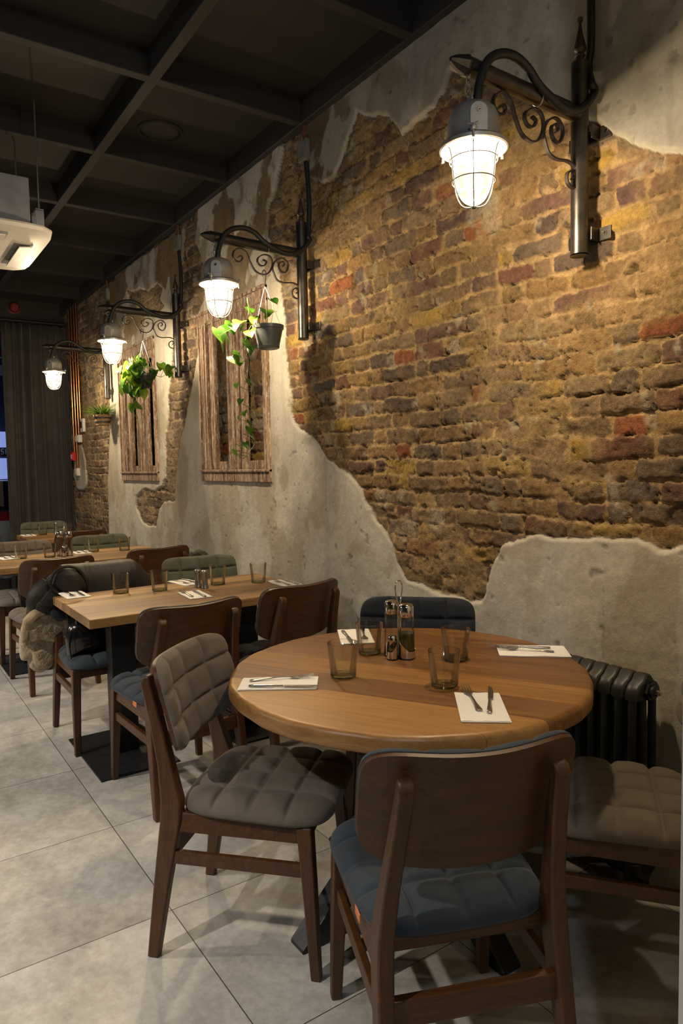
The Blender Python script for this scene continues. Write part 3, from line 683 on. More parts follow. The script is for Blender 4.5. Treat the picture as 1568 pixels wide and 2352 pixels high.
def lantern(x, hose_wall):
    """origin: flange centre"""
    cy, cz = 0.575, 2.345
    r = empty('pendant_lantern', (x, cy, cz))
    n = 40
    MB().lathe([(.098, -.016), (.102, -.014), (.102, -.004), (.094, .004), (.080, .008), (.078, .012), (.078, .052), (.075, .075), (.066, .096), (.050, .111), (.030, .119), (.018, .122), (.018, .134), (0, .135)], n).build('cap', M['cast_alu'], r)
    MB().lathe([(.0975, -.0162), (.086, -.012), (.074, .0), (.072, .05), (.055, .090), (0, .105)], n).build('cap_inside_dark', M['cage'], r)  # cap's inner face in darker metal than its outside, holding down the glow
    # flat lugs on the cap
    for a in (2.55, -0.6):
        mx = Matrix.Rotation(a, 4, 'Z') @ Matrix.Translation((.0735, 0, .010)) @ Matrix.Rotation(PI/2, 4, 'Y') @ Matrix.Rotation(PI/2, 4, 'Z')
        poly = [(-.026, 0), (.026, 0), (.026, .058)]+[(.026*math.cos(t), .058+.026*math.sin(t)) for t in np.linspace(0.15, PI-0.15, 9)]+[(-.026, .058)]
        lg = MB().prism(poly, -.004, .008, mat=Matrix.Rotation(a, 4, 'Z') @ Matrix(((0, 0, 1, .074), (1, 0, 0, 0), (0, 1, 0, .006), (0, 0, 0, 1)))).build('lug', M['cast_alu'], r, smooth=False, bevel=.002)
        MB().lathe([(.0065, .0), (.0065, .002), (.003, .0025), (0, .001)], 12, mat=Matrix.Rotation(a, 4, 'Z') @ Matrix.Translation((.083, 0, .066)) @ Matrix.Rotation(PI/2, 4, 'Y')).build('rivet', M['chrome'], lg)
    for a in (2.35, 0.3, -1.75):
        c, s = math.cos(a), math.sin(a)
        MB().tube([(.105*c, .105*s, -.022), (.105*c, .105*s, .018)], .0042, 8).lathe([(0, .010), (.009, .010), (.010, .004), (.009, -.002), (0, -.002)], 12, c=(.105*c, .105*s, .0))\
            .tube([(.105*c-.014*s, .105*s+.014*c, .019), (.105*c, .105*s, .012), (.105*c+.014*s, .105*s-.014*c, .019)], .0035, 6).build('wing_nut', M['cast_alu'], r)
    jp = [(.062, -.006), (.065, -.05), (.061, -.095), (.053, -.130), (.037, -.157), (.017, -.169), (0, -.171)]
    MB().lathe([(q.x, q.z) for q in smooth_path([(a, 0, b) for a, b in jp], 5)], n).build('glass_jar', M['jar'], r, angle=180)
    cg = MB()
    cp = [(.086, -.014), (.079, -.020), (.0715, -.050), (.0665, -.098), (.0590, -.135), (.042, -.165), (.020, -.177), (0, -.178)]
    cps = smooth_path([(a, 0, b) for a, b in cp], 4)
    for k in range(6):
        mx = Matrix.Rotation(k*PI/3+.25, 4, 'Z'); cg.tube([mx @ p for p in cps], .0018, 6)
    for rr, zz in ((.0720, -.045), (.0655, -.105)): cg.tube([(rr*math.cos(2*PI*k/36), rr*math.sin(2*PI*k/36), zz) for k in range(36)], .0018, 6, closed=True)
    cg.lathe([(0, -.177), (.007, -.179), (.006, -.184), (0, -.186)], 10)
    cg.build('cage', M['cage'], r)
    MB().lathe([(0, .010), (.012, .006), (.013, -.012), (.020, -.030), (.0245, -.048), (.022, -.064), (.012, -.076), (0, -.079)], 20).build('bulb', M['bulb'], r)
    # ring and chain up to the arm tip
    def rg(c, R, rr, ax):
        pts = []
        for k in range(16):
            a = 2*PI*k/16
            pts.append(Vector(c)+(Vector((R*math.cos(a), 0, 1.5*R*math.sin(a))) if ax else Vector((0, R*math.cos(a), 1.5*R*math.sin(a)))))
        return pts
    ch = MB(); zz = .146
    for k in range(4): ch.tube(rg((0, .018, zz), .0085, .0016, k % 2), .0016, 6, closed=True); zz += .020
    ch.build('chain', M['wire'], r)
    pts = [(-.012, y-cy, z-cz) for y, z in HOSE[:1]]+[(-.034, y-cy, z-cz) for y, z in HOSE[1:]]
    pts += [(wx-x, wy-cy, wz-cz) for wx, wy, wz in hose_wall]
    P = smooth_path(pts, 12)
    rad = [.0125+(.0014 if i % 2 else 0) for i in range(len(P))]
    MB().tube(P, rad, 12).build('flexible_hose', M['hose'], r, angle=180)
    l = bpy.data.lights.new('lantern_bulb_light', 'POINT'); l.energy = LAMP_W*(1.0 if x < 2 else 1.25); l.color = WARM; l.shadow_soft_size = .031
    lo = bpy.data.objects.new('lantern_bulb_light', l); COL.objects.link(lo); lo.location = (0, 0, -.052); lo.parent = r
    return r
for i, x in enumerate(LX):
    b = bracket(x); tag(b, BR_L[i], 'lamp bracket', 'scroll brackets along the wall')
    if i == 0: hw = [(x-.033, .055, 2.655), (1.535, .040, 2.72), (1.53, .034, 2.80), (1.531, .034, 2.95), (1.531, .034, 3.28)]
    elif i == 3: hw = [(x-.033, .055, 2.655), (x-.02, .042, 2.72), (x-.018, .036, 2.83), (x-.010, .036, 2.95), (x-.004, .036, 3.05)]
    else: hw = [(x-.035, .052, 2.645), (x-.028, .040, 2.70), (x-.028, .034, 2.83), (x-.018, .034, 2.966), (x-.009, .036, 3.06)]
    ln = lantern(x, hw); tag(ln, LN_L[i], 'lantern', 'caged lanterns hanging from the brackets')
    if i:
        j = empty('junction_box', (x+.01, 0, 3.125)); tag(j, 'small grey electrical box under the ceiling, feeding %s' % ['', 'the lantern by the near shutter', 'the lantern by the bushy plant', 'the lantern before the curtain'][i], 'electrical box', 'junction boxes under the ceiling')
        MB().box((-.042, .006, -.055), (.042, .05, .055)).build('housing', M['box_grey'], j, smooth=False, bevel=.003)
        MB().box((-.034, .05, -.045), (.034, .054, .045)).build('cover', M['box_grey'], j, smooth=False, bevel=.002)
        MB().tube([(0, .03, .055), (0, .03, .14)], .011, 10).build('conduit', M['copper_old'], j)

# ------------------------------------------------------------------ old window frames mounted on the wall
FR_L = ['weathered limewashed wooden shutter frame behind the grey hanging pot, nearer of the two', 'weathered wooden shutter frame behind the bushy hanging plant, farther of the two']
for i, w in enumerate(WIN):
    r = empty('wooden_window_frame', (w['x0'], 0, w['z0'])); tag(r, FR_L[i], 'window frame', 'salvaged wooden frames on the wall')
    X0, Z0 = w['x0'], w['z0']; W = w['x1']-X0; Ht = w['z1']-Z0
    b = .012
    for (a, c) in w['st']:
        a -= X0; c -= X0; wd_ = c-a
        if wd_ > .2:
            m = MB().box((a, b, .07), (c, .018, Ht-.08))
            for p0, p1, dp in ((a, a+.055, .034), (a+.064, a+wd_*.55, .030), (a+wd_*.55+.007, c-.075, .036), (c-.066, c, .034)): m.box((p0, b, .07), (p1, dp, Ht-.08))
        else: m = MB().box((a, b, .07), (c, .034, Ht-.08))
        m.box((a+.004, b, .07), (a+.026, .044, Ht-.08))
        if wd_ > .12:
            m.box((c-.026, b, .07), (c-.004, .042, Ht-.08))
            m.box((a+wd_*.42, b, .075), (a+wd_*.50, .048, Ht-.085))
            m.box((a+wd_*.62, b, .075), (a+wd_*.74, .043, Ht-.085))
        m.build('stile', M['oldwood'], r, smooth=False, bevel=.003)
    m = MB().box((0, b, Ht-.10), (W, .040, Ht)).box((0, b, Ht-.022), (W, .056, Ht-.002)).box((.06, b, w['zt'][0]-Z0), (W-.05, .032, Ht-.10))
    m.build('top_rail', M['oldwood'], r, smooth=False, bevel=.003)
    m = MB().box((0, b, 0), (W, .040, .085)).box((.05, b, .085), (W-.05, .031, w['zb']-Z0)).box((0, b, .066), (W, .050, .082))
    m.build('bottom_rail', M['oldwood'], r, smooth=False, bevel=.003)

# ------------------------------------------------------------------ pipes and boxes by the curtain
PX = [(8.62, 1.60, 'leftmost'), (8.50, 1.42, 'second'), (8.385, 1.80, 'third'), (8.285, 1.97, 'rightmost')]
for x, zb, nm in PX:
    o = empty('copper_pipe', (x, .045, zb)); tag(o, '%s of four bright copper pipes running up the wall beside the curtain' % nm, 'pipe', 'copper pipes by the curtain')
    MB().tube([(0, 0, 0), (0, 0, 3.36-zb)], .0135, 14).build('tube', M['copper'], o)
    MB().tube([(0, 0, 2.13-zb), (0, 0, 2.18-zb)], .0165, 14).build('coupling', M['copper'], o)
def wallbox(name, x, z, w, h, d, mat, label, cat):
    o = empty(name, (x, .012, z)); tag(o, label, cat)
    MB().box((-w/2, 0, -h/2), (w/2, d, h/2)).build('housing', mat, o, smooth=False, bevel=.004)
    return o
o = wallbox('thermostat', 8.265, 1.90, .12, .15, .03, M['white_plastic'], 'white wall controller with dark display, below the rightmost copper pipe', 'controller')
MB().box((-.02, .03, -.03), (.045, .033, .045)).build('display', M['black_plastic'], o, smooth=False)
o = wallbox('switch_box', 8.45, 1.755, .16, .085, .045, M['white_plastic'], 'white double switch box between controller and red call point', 'switch')
MB().box((-.06, .045, -.03), (-.005, .050, .03)).build('switch', M['white_plastic'], o, smooth=False, bevel=.002)
MB().box((.005, .045, -.03), (.06, .050, .03)).build('switch', M['white_plastic'], o, smooth=False, bevel=.002)
o = wallbox('fire_call_point', 8.665, 1.555, .11, .10, .06, M['red_plastic'], 'red fire alarm call point on the wall at the edge of the curtain', 'call point')
MB().box((-.03, .06, -.03), (.03, .063, .025)).build('break_glass', M['white_plastic'], o, smooth=False)
o = wallbox('socket_box', 8.55, 1.37, .11, .09, .045, M['white_plastic'], 'white socket box lowest on the wall, under the red call point', 'socket')
MB().box((-.04, .045, -.032), (.04, .050, .032)).build('faceplate', M['white_plastic'], o, smooth=False, bevel=.002)

# ------------------------------------------------------------------ radiator
def radiator():
    r = empty('column_radiator', (1.258, .13, 0)); tag(r, 'anthracite cast column radiator standing against the plaster behind the round table', 'radiator')
    pitch = .0495
    def sec():
        m = MB()
        for y in (-.055, 0, .055):
            m.tube([(0, y, .10), (0, y, .655)], [.0125]*2, 14)
        # rounded top and bottom heads joining the columns
        for z0, s in ((.655, 1), (.10, -1)):
            P = [(-.068, .0), (-.064, .022), (-.048, .040), (-.028, .050), (-.010, .070), (.010, .070), (.028, .050), (.048, .040), (.064, .022), (.068, .0)]
            rings = []
            for k, (w, sc) in enumerate(((.0235, .80), (.0215, .93), (.012, 1.0), (-.012, 1.0), (-.0215, .93), (-.0235, .80))):
                rg = [Vector((w, y*sc, z0+s*(z*1.0-.006+(sc-1)*.02))) for y, z in P]+[Vector((w, y*sc, z0-s*.012)) for y, z in P[::-1]]
                rings.append(rg)
            m.loft(rings)
            m.tube([(-.0255, 0, z0+s*.012), (.0255, 0, z0+s*.012)], .026, 18)
        return m
    proto = sec().build('section', M['radiator'], r, angle=60)
    for k in range(1, 13):
        c = proto.copy(); COL.objects.link(c); c.parent = r; c.location = (pitch*k, 0, 0)
    v = MB().tube([(-.022, 0, .667), (-.034, 0, .667)], .030, 6).tube([(-.034, 0, .667), (-.044, 0, .667)], .020, 16).build('end_plug', M['radiator'], r)
    MB().tube([(-.042, 0, .667), (-.056, 0, .667)], .010, 12).tube([(-.056, 0, .667), (-.064, 0, .667)], .006, 8).build('bleed_valve', M['chrome'], v)
    for x in (.02, pitch*11): MB().rect_loft([((x, 0, .0), .018, .06), ((x, 0, .03), .012, .05), ((x, 0, .105), .012, .045)]).build('foot', M['radiator'], r, smooth=False, bevel=.003)
radiator()

# ------------------------------------------------------------------ tables
TR = .56; TC = (1.68, .745); TZ = .75
def round_table():
    r = empty('round_table', (TC[0], TC[1], 0), math.radians(30)); tag(r, 'round oiled oak table with thick live-knotted rim, nearest the camera', 'table')
    prof = [(0, .698), (TR-.020, .698), (TR-.008, .700), (TR-.002, .705), (TR, .713), (TR+.001, .726), (TR, .737), (TR-.004, .745), (TR-.010, .749), (TR-.018, .750), (0, .750)]
    n = 128; m = MB(); rings = []
    for q, z in prof:
        rg = []
        for k in range(n):
            a = 2*PI*k/n; w = q+(.0035*math.sin(3*a+1)+.002*math.sin(11*a)+.0012*math.sin(29*a) if q > .3 else 0)
            rg.append((max(w, 1e-5)*math.cos(a), max(w, 1e-5)*math.sin(a), z))
        rings.append(rg)
    m.loft(rings, cap=False).build('tabletop', M['round_oak'], r, angle=70)
    b = MB().box((-.20, -.20, .690), (.20, .20, .699)).build('mounting_plate', M['black_metal'], r, smooth=False)
    for k in range(4):
        a = math.radians(88+90*k-30+2); c, s = math.cos(a), math.sin(a)
        mx = Matrix.Rotation(a, 4, 'Z')
        P = [(.30, .690), (.345, .690), (.075, .40), (.40, .0), (.34, .0), (.030, .385)]
        poly = [(.20, .690), (.30, .690), (.085, .375), (.085, .335), (.43, .012), (.43, 0), (.345, 0), (.0, .32), (.0, .40)]
        m = MB().prism([(x, z) for x, z in poly], -.035, .035, mat=mx @ Matrix.Rotation(PI/2, 4, 'X'))
        m.build('leg', M['black_metal'], r, smooth=False, bevel=.003)
round_table()
def rect_table(x0, x1, y0, y1, label, posts=(.22, .80)):
    cx, cy = (x0+x1)/2, (y0+y1)/2
    r = empty('rectangular_table', (cx, cy, 0)); tag(r, label, 'table', 'rectangular oak tables along the wall')
    hx, hy = (x1-x0)/2, (y1-y0)/2
    MB().box((-hx, -hy, .708), (hx, hy, .750)).build('tabletop', M['rect_oak'], r, smooth=False, bevel=.004)
    for t in posts:
        y = -hy+t*2*hy
        MB().box((-.30, y-.17, 0), (.30, y+.20 if y+.20 < hy else hy-.04, .008)).build('base_plate', M['black_metal'], r, smooth=False, bevel=.002)
        MB().box((-.045, y-.06, .008), (.045, y+.06, .700)).build('pedestal', M['black_metal'], r, smooth=False, bevel=.004)
        MB().box((-.22, y-.06, .699), (.22, y+.06, .708)).build('mounting_plate', M['black_metal'], r, smooth=False)
    return r
rect_table(3.07, 3.765, .20, 1.365, 'rectangular oak table right behind the round one, four places set, jacket hanging behind it')
rect_table(5.08, 5.80, .22, 1.43, 'rectangular oak table third from the camera with a condiment caddy in the middle')
rect_table(6.95, 7.65, .20, .885, 'small square-ended oak table farthest away, before the curtain', posts=(.5,))

# ------------------------------------------------------------------ chairs
def sell(u, v, e):
    r = max(abs(u), abs(v)); L = math.hypot(u, v)
    if L < 1e-9: return 0., 0., 0.
    c, s = u/L, v/L; R = (abs(c)**e+abs(s)**e)**(-1/e)
    return c*R*r, s*R*r, r
def tuft(x, y, xs, ys, w=.0065):
    dx = min(abs(x-a) for a in xs); dy = min(abs(y-a) for a in ys)
    g = lambda d: 1-math.exp(-(d/w)**1.3)
    f = lambda d: min(1, (d/.05))**.5
    return g(dx)*g(dy)*(.55+.45*f(dx)*f(dy))
def seat_mesh():
    N = 120; m = MB(); vs = []; fs = []
    xs = [-.108, 0, .108]; ys = [-.085, .022, .130]
    def pt(i, j):
        # denser towards the rim
        q = lambda t: math.copysign(abs(t)**.8, t)
        u, v = q(-1+2*i/N), q(-1+2*j/N)
        px, py, r = sell(u, v, 4.6)
        y = .022+.228*py; hw = .232-.024*(.5-py/2)*1.0
        return px*hw, y, r
    for j in range(N+1):
        for i in range(N+1):
            x, y, r = pt(i, j)
            ed = max(0, 1-r**7)**.5
            z = .438+.026*ed+.020*tuft(x, y, xs, ys)*min(1, (1-r)*6)**.5+.004*(1-r*r)
            vs.append((x, y, z))
    W = N+1
    for j in range(N):
        for i in range(N): fs.append((j*W+i, j*W+i+1, (j+1)*W+i+1, (j+1)*W+i))
    rim = [i for i in range(W)]+[j*W+N for j in range(1, W)]+[N*W+i for i in range(N-1, -1, -1)]+[j*W for j in range(N-1, 0, -1)]
    b = len(vs); n = len(rim)
    for k in rim: x, y, z = vs[k]; vs.append((x*.985, (y-.01)*.985+.01, .428))
    for k in rim: x, y, z = vs[k]; vs.append((x*.90, (y-.01)*.90+.01, .425))
    for k in range(n):
        k2 = (k+1) % n
        fs.append((rim[k], b+k, b+k2, rim[k2])); fs.append((b+k, b+n+k, b+n+k2, b+k2))
    fs.append(tuple(b+n+k for k in range(n)))
    return m.add(vs, fs).mesh('seat_cushion', M['taupe'], angle=180)
BT = math.radians(15); BZ, BY, BH, BW = .711, -.268, .134, .232
def back_pt(x, zz, off):
    """x across, zz up from panel centre, off forward"""
    bend = .060*(x/.225)**2
    y, z = bend+off, zz
    return (x, BY+y*math.cos(BT)-z*math.sin(BT), BZ+z*math.cos(BT)+y*math.sin(BT))
def back_meshes():
    N = 100; W = N+1
    out = []
    def sheet(fo, bo, e, sx, sz, tf):
        vs = []; fs = []
        P = []
        for j in range(W):
            for i in range(W):
                q = lambda t: math.copysign(abs(t)**.85, t)
                a, b_, r = sell(q(-1+2*i/N), q(-1+2*j/N), e); P.append((a*sx, b_*sz, r))
        for (x, z, r) in P: vs.append(back_pt(x, z, fo(x, z, r)))
        for (x, z, r) in P: vs.append(back_pt(x, z, bo(x, z, r)))
        n = W*W
        for j in range(N):
            for i in range(N):
                a = j*W+i; fs.append((a, a+W, a+W+1, a+1)); fs.append((n+a, n+a+1, n+a+W+1, n+a+W))
        rim = [i for i in range(W)]+[j*W+N for j in range(1, W)]+[N*W+i for i in range(N-1, -1, -1)]+[j*W for j in range(N-1, 0, -1)]
        for k in range(len(rim)):
            a, b_ = rim[k], rim[(k+1) % len(rim)]; fs.append((a, b_, n+b_, n+a))
        return vs, fs
    v, f = sheet(lambda x, z, r: .012, lambda x, z, r: 0., 5.2, BW, BH, 0)
    shell = MB().add(v, f).mesh('back_panel', [M['chair_wood_h']], angle=40)
    xs = [-.116, 0, .116]; zs = [-.045, .045]
    pad = lambda x, z, r: .0145+.013*max(0, 1-r**9)**.5+.019*tuft(x, z, xs, zs)*min(1, (1-r)*7)**.5
    v, f = sheet(pad, lambda x, z, r: .0118, 5.2, BW+.001, BH+.001, 1)
    cush = MB().add(v, f).mesh('back_cushion', M['taupe'], angle=180)
    v, f = sheet(lambda x, z, r: .0122, lambda x, z, r: -.0002, 5.2, BW+.0006, BH+.0006, 0)
    return shell, cush
ME = {}
def rl(secs):   # rectangular lofts along z with explicit centres
    return MB().rect_loft(secs)
def bevel(o, w=.003):
    b = o.modifiers.new('bevel', 'BEVEL'); b.width = w; b.segments = 2; b.limit_method = 'ANGLE'; b.angle_limit = math.radians(30)
def chair_meshes():
    ME['seat'] = seat_mesh(); ME['shell'], ME['cush'] = back_meshes()
    for s, nm in ((-1, 'L'), (1, 'R')):
        # rear leg runs on up as back post
        secs = [((s*.204, -.278, 0), .0145, .017), ((s*.197, -.245, .22), .0165, .024), ((s*.190, -.215, .40), .018, .031), ((s*.187, -.212, .46), .018, .031),
                ((s*.178, -.232, .56), .0175, .022), ((s*.167, -.262, .68), .017, .018), ((s*.160, -.2915, .785), .0165, .0150), ((s*.159, -.2895, .800), .0165, .0115), ((s*.1585, -.2865, .808), .0160, .006)]
        ME['rear'+nm] = rl(secs).mesh('leg', M['chair_wood'], angle=30)
        secs = [((s*.207, .205, 0), .014, .014), ((s*.199, .190, .25), .0185, .018), ((s*.192, .178, .425), .021, .021)]
        ME['front'+nm] = rl(secs).mesh('leg', M['chair_wood'], angle=30)
        ME['side'+nm] = MB().add([(s*(.196-.008), -.20, .375), (s*(.196+.008), -.20, .375), (s*(.196+.008), .17, .375), (s*(.196-.008), .17, .375), (s*(.188-.008), -.20, .427), (s*(.188+.008), -.20, .427), (s*(.188+.008), .17, .427), (s*(.188-.008), .17, .427)],
            [(0, 1, 2, 3), (4, 5, 6, 7), (0, 1, 5, 4), (1, 2, 6, 5), (2, 3, 7, 6), (3, 0, 4, 7)]).mesh('side_rail', M['chair_wood_h'], False)
        ME['str'+nm] = MB().box((s*.197-.009, -.225, .280), (s*.197+.009, .188, .317)).mesh('stretcher', M['chair_wood_h'], False)
    ME['frail'] = MB().box((-.18, .168, .375), (.18, .188, .427)).mesh('front_rail', M['chair_wood_h'], False)
    ME['rrail'] = MB().box((-.180, -.186, .392), (.180, -.166, .427)).mesh('rear_rail', M['chair_wood_h'], False)
    ME['rstr'] = MB().box((-.190, -.244, .272), (.190, -.222, .330)).mesh('stretcher', M['chair_wood_h'], False)
    ME['tag'] = MB().box((-.2135, -.118, .417), (-.2115, -.078, .437)).mesh('care_tag', M['orange_tag'], False)
chair_meshes()
def chair(x, y, deg, fab, label, group, tagged=False, backfab=None):
    """deg: direction the sitter faces, measured from +X"""
    r = empty('dining_chair', (x, y, 0), math.radians(deg-90)); tag(r, label, 'chair', group)
    def p(nm, key, mat=None, bv=0, par=None):
        o = bpy.data.objects.new(nm, ME[key]); COL.objects.link(o); o.parent = par or r
        if mat: o.material_slots[0].link = 'OBJECT'; o.material_slots[0].material = M[mat]
        if bv: bevel(o, bv)
        return o
    p('seat', 'seat', fab); p('back_panel', 'shell'); p('back_cushion', 'cush', backfab or fab)
    for s in 'LR':
        p('leg', 'rear'+s, bv=.005); p('leg', 'front'+s, bv=.004); p('side_rail', 'side'+s, bv=.002); p('stretcher', 'str'+s, bv=.003)
    p('front_rail', 'frail', bv=.002); p('rear_rail', 'rrail', bv=.002); p('stretcher', 'rstr', bv=.003)
    if tagged: p('care_tag', 'tag')['label'] = 'small orange cloth tag'
    return r
G1 = 'chairs around the round table'; G2 = 'chairs at the second table'; G3 = 'chairs at the third table'; G4 = 'chairs at the farthest table'
CH = [
 (1.837, 1.180, 223, 'taupe', 'taupe tufted dining chair seen from its side on the aisle side of the round table', G1, False, None),
 (1.194, 1.072, -22.5, 'blue', 'slate blue dining chair nearest the camera, its wooden back turned to the viewer', G1, True, None),
 (1.13, .425, 37, 'taupe', 'taupe chair cut off by the white post at the lower right, by the radiator', G1, False, None),
 (1.985, .475, 133, 'navy', 'navy blue padded chair against the plaster wall, across the round table', G1, False, None),
 (2.928, 1.053, 2.7, 'blue', 'brown-backed chair with pale blue seat, near side of the second table, aisle end', G2, True, None),
 (3.03, .485, 7.5, 'grey', 'brown-backed chair with dark seat, near side of the second table, wall end', G2, False, None),
 (3.69, 1.135, 180, 'blue', 'blue-seated chair under the leather jacket and black bag', G2, False, None),
 (3.80, .485, 172, 'green', 'sage green chair on the far side of the second table', G2, False, None),
 (4.88, 1.155, 4, 'taupe', 'brown-backed chair with taupe seat left of the leather jacket', G3, False, None),
 (4.955, .47, 5, 'navy', 'brown-backed chair behind the leather jacket, near side of the third table, wall end', G3, False, None),
 (5.66, 1.16, 178, 'taupe', 'taupe chair at the left frame edge, far side of the third table', G3, False, None),
 (5.72, .54, 176, 'green', 'muted green chair far side of the third table, right of its caddy', G3, False, None),
 (6.78, .53, 3, 'navy', 'dark wooden-backed chair on the near side of the farthest table', G4, False, None),
 (7.72, .57, 178, 'green', 'olive green chair farthest away, backed by the curtain', G4, False, None),
]
CHAIRS = [chair(*c) for c in CH]

# ------------------------------------------------------------------ tableware
def tumbler_mesh():
    H, R0, R1 = .106, .0390, .0475
    out = [(0, 0), (R0-.004, 0), (R0, .003), (R0+.001, .010), (R1, H-.001), (R1-.0006, H), (R1-.0014, H-.001), (R0-.0012, .013), (R0-.006, .010), (0, .0095)]
    m = MB(); m.lathe(out, 40, 0)
    g = MB().lathe([(0, .0002), (R0-.004, .0002), (R0-.0005, .003), (R0, .0085), (R0-.004, .0100), (0, .0098)], 36)
    rim = MB().tube([((R1-.0007)*math.cos(2*PI*k/40), (R1-.0007)*math.sin(2*PI*k/40), H-.0004) for k in range(40)], .0009, 6, closed=True)
    return m.mesh('bowl', M['tumbler'], angle=60), g.mesh('thick_base', M['tumbler_base'], angle=60), rim.mesh('rim', M['clear'])
TM = tumbler_mesh()
def link(name, me, parent, loc=(0, 0, 0)):
    o = bpy.data.objects.new(name, me); COL.objects.link(o); o.parent = parent; o.location = loc; return o
def tumbler(x, y, label, group, z=TZ):
    r = empty('tumbler', (x, y, z)); tag(r, label, 'glass', group)
    link('bowl', TM[0], r); link('thick_base', TM[1], r); link('rim', TM[2], r)
def napkin_mesh():
    m = MB(); w, l = .060, .108
    for k, (z0, z1, dx, dy) in enumerate(((0, .0012, 0, 0), (.0013, .0026, .001, -.002), (.0027, .0042, -.001, .0015))):
        N = 10; vs = []; fs = []
        for t, zz in ((0, z0), (1, z1)):
            for j in range(N+1):
                for i in range(N+1):
                    x = -w+2*w*i/N+dx; y = -l+2*l*j/N+dy
                    b = .0009*math.sin(i*1.7+k)*math.sin(j*1.1+k*2) if t and k == 2 else 0
                    vs.append((x, y, zz+b))
        n = (N+1)**2
        for j in range(N):
            for i in range(N):
                a = j*(N+1)+i; fs.append((n+a, n+a+1, n+a+N+2, n+a+N+1)); fs.append((a, a+N+1, a+N+2, a+1))
        e = [(i, i+1) for i in range(N)]+[(N*(N+1)+i, N*(N+1)+i+1) for i in range(N)]+[(j*(N+1), (j+1)*(N+1)) for j in range(N)]+[(j*(N+1)+N, (j+1)*(N+1)+N) for j in range(N)]
        fs += [(a, b, n+b, n+a) for a, b in e]
        m.add(vs, fs)
    return m.mesh('napkin', M['napkin'], True, 50)
NM = napkin_mesh()
def strip(secs, n=8):
    """secs: (y, halfwidth, z, halfthick)"""
    rings = []
    for y, w, z, t in secs:
        rings.append([Vector((w*math.cos(2*PI*k/n+PI/n), y, z+t*math.sin(2*PI*k/n+PI/n))) for k in range(n)])
    return rings
def knife_meshes():
    hm = MB().loft(strip([(-.105, .003, .0035, .002), (-.102, .0070, .0038, .0030), (-.085, .0074, .0040, .0030), (-.05, .0056, .0042, .0030), (-.01, .0042, .0042, .0028), (-.002, .0050, .0042, .0028)], 12)).mesh('handle', M['steel'], angle=60)
    pts = [(-.0048, -.002), (.0062, .000), (.0095, .006), (.0098, .060), (.0088, .080), (.0050, .096), (-.0010, .106), (-.0048, .104), (-.0052, .05)]
    bm_ = MB().prism(pts, .0034, .0046).mesh('blade', M['steel'], False)
    return hm, bm_
def fork_meshes():
    hm = MB().loft(strip([(-.097, .003, .0030, .0012), (-.094, .0095, .0032, .0016), (-.080, .0085, .0035, .0018), (-.045, .0045, .0050, .0020), (-.005, .0030, .0075, .0018), (.022, .0032, .0060, .0016)], 12)).mesh('handle', M['steel'], angle=60)
    hd = MB(); hd.loft(strip([(.020, .0034, .0062, .0012), (.032, .0092, .0042, .0010), (.042, .0122, .0032, .0009), (.052, .0126, .0034, .0009)], 12))
    for k in range(4):
        x = -.0105+.007*k
        hd.loft([[Vector((x+a*w, y, z+b*.0009)) for a, b in ((-1, -1), (1, -1), (1, 1), (-1, 1))] for y, z, w in ((.050, .0034, .0021), (.070, .0050, .0016), (.090, .0085, .0012), (.098, .0110, .0006))])
    return hm, hd.mesh('tines', M['steel'], angle=50)
KM = knife_meshes(); FM = fork_meshes()
def item(name, meshes, names, p0, p1, z, label, cat, group, length, roll=0, tilt=0):
    """p0 handle end, p1 tip"""
    cx, cy = (p0[0]+p1[0])/2, (p0[1]+p1[1])/2; a = math.atan2(p1[1]-p0[1], p1[0]-p0[0])-PI/2
    r = empty(name, (cx, cy, z), a); r.rotation_euler = (tilt, roll, a); tag(r, label, cat, group)
    for me, nm in zip(meshes, names): link(nm, me, r)
    return r
def napkin(cx, cy, ang, label, group, w=1.0, l=1.0, z=TZ):
    o = bpy.data.objects.new('napkin', NM); COL.objects.link(o); o.location = (cx, cy, z+.0002); o.rotation_euler = (0, 0, ang-PI/2); o.scale = (w, l, 1); tag(o, label, 'napkin', group)
ZN = TZ+.0048
def setting(nap, kn, fk, where, tname, fpress=0):
    (cx, cy, ang, w, l) = nap
    napkin(cx, cy, ang, 'white napkin %s' % where, 'napkins on %s' % tname, w, l)
    item('knife', KM, ('handle', 'blade'), kn[0], kn[1], ZN, 'steel knife %s' % where, 'knife', 'knives on %s' % tname, .21)
    item('fork', FM, ('handle', 'tines'), fk[0], fk[1], ZN, 'steel fork %s' % where, 'fork', 'forks on %s' % tname, .195, roll=fpress)
at = math.atan2
T1n = 'the round table'
setting((1.285, .823, at(.804-.939+.704-.852, 1.405-1.235+1.337-1.161), 1.02, 1.0), ((1.209, .872), (1.396, .673)), ((1.240, .868), (1.440, .738)), 'nearest the camera on the round table', T1n)
setting((1.790, 1.150, at(1.086-1.275, 1.663-1.796), .93, 1.05), ((1.821, 1.252), (1.672, 1.062)), ((1.862, 1.225), (1.768, 1.025)), 'at the left edge of the round table', T1n)
setting((1.565, .290, at(.324-.152, 1.686-1.533), 1.15, 1.06), ((1.528, .213), (1.705, .385)), ((1.500, .250), (1.660, .375)), 'at the right of the round table before the radiator', T1n)
setting((2.110, .641, at(.639-.643+.752-.53, 2.001-2.226+2.037-2.179), 1.0, 1.0), ((2.195, .640), (2.000, .722)), ((2.160, .570), (2.020, .662)), 'at the far left of the round table before the navy chair', T1n)
T2n = 'the second table'
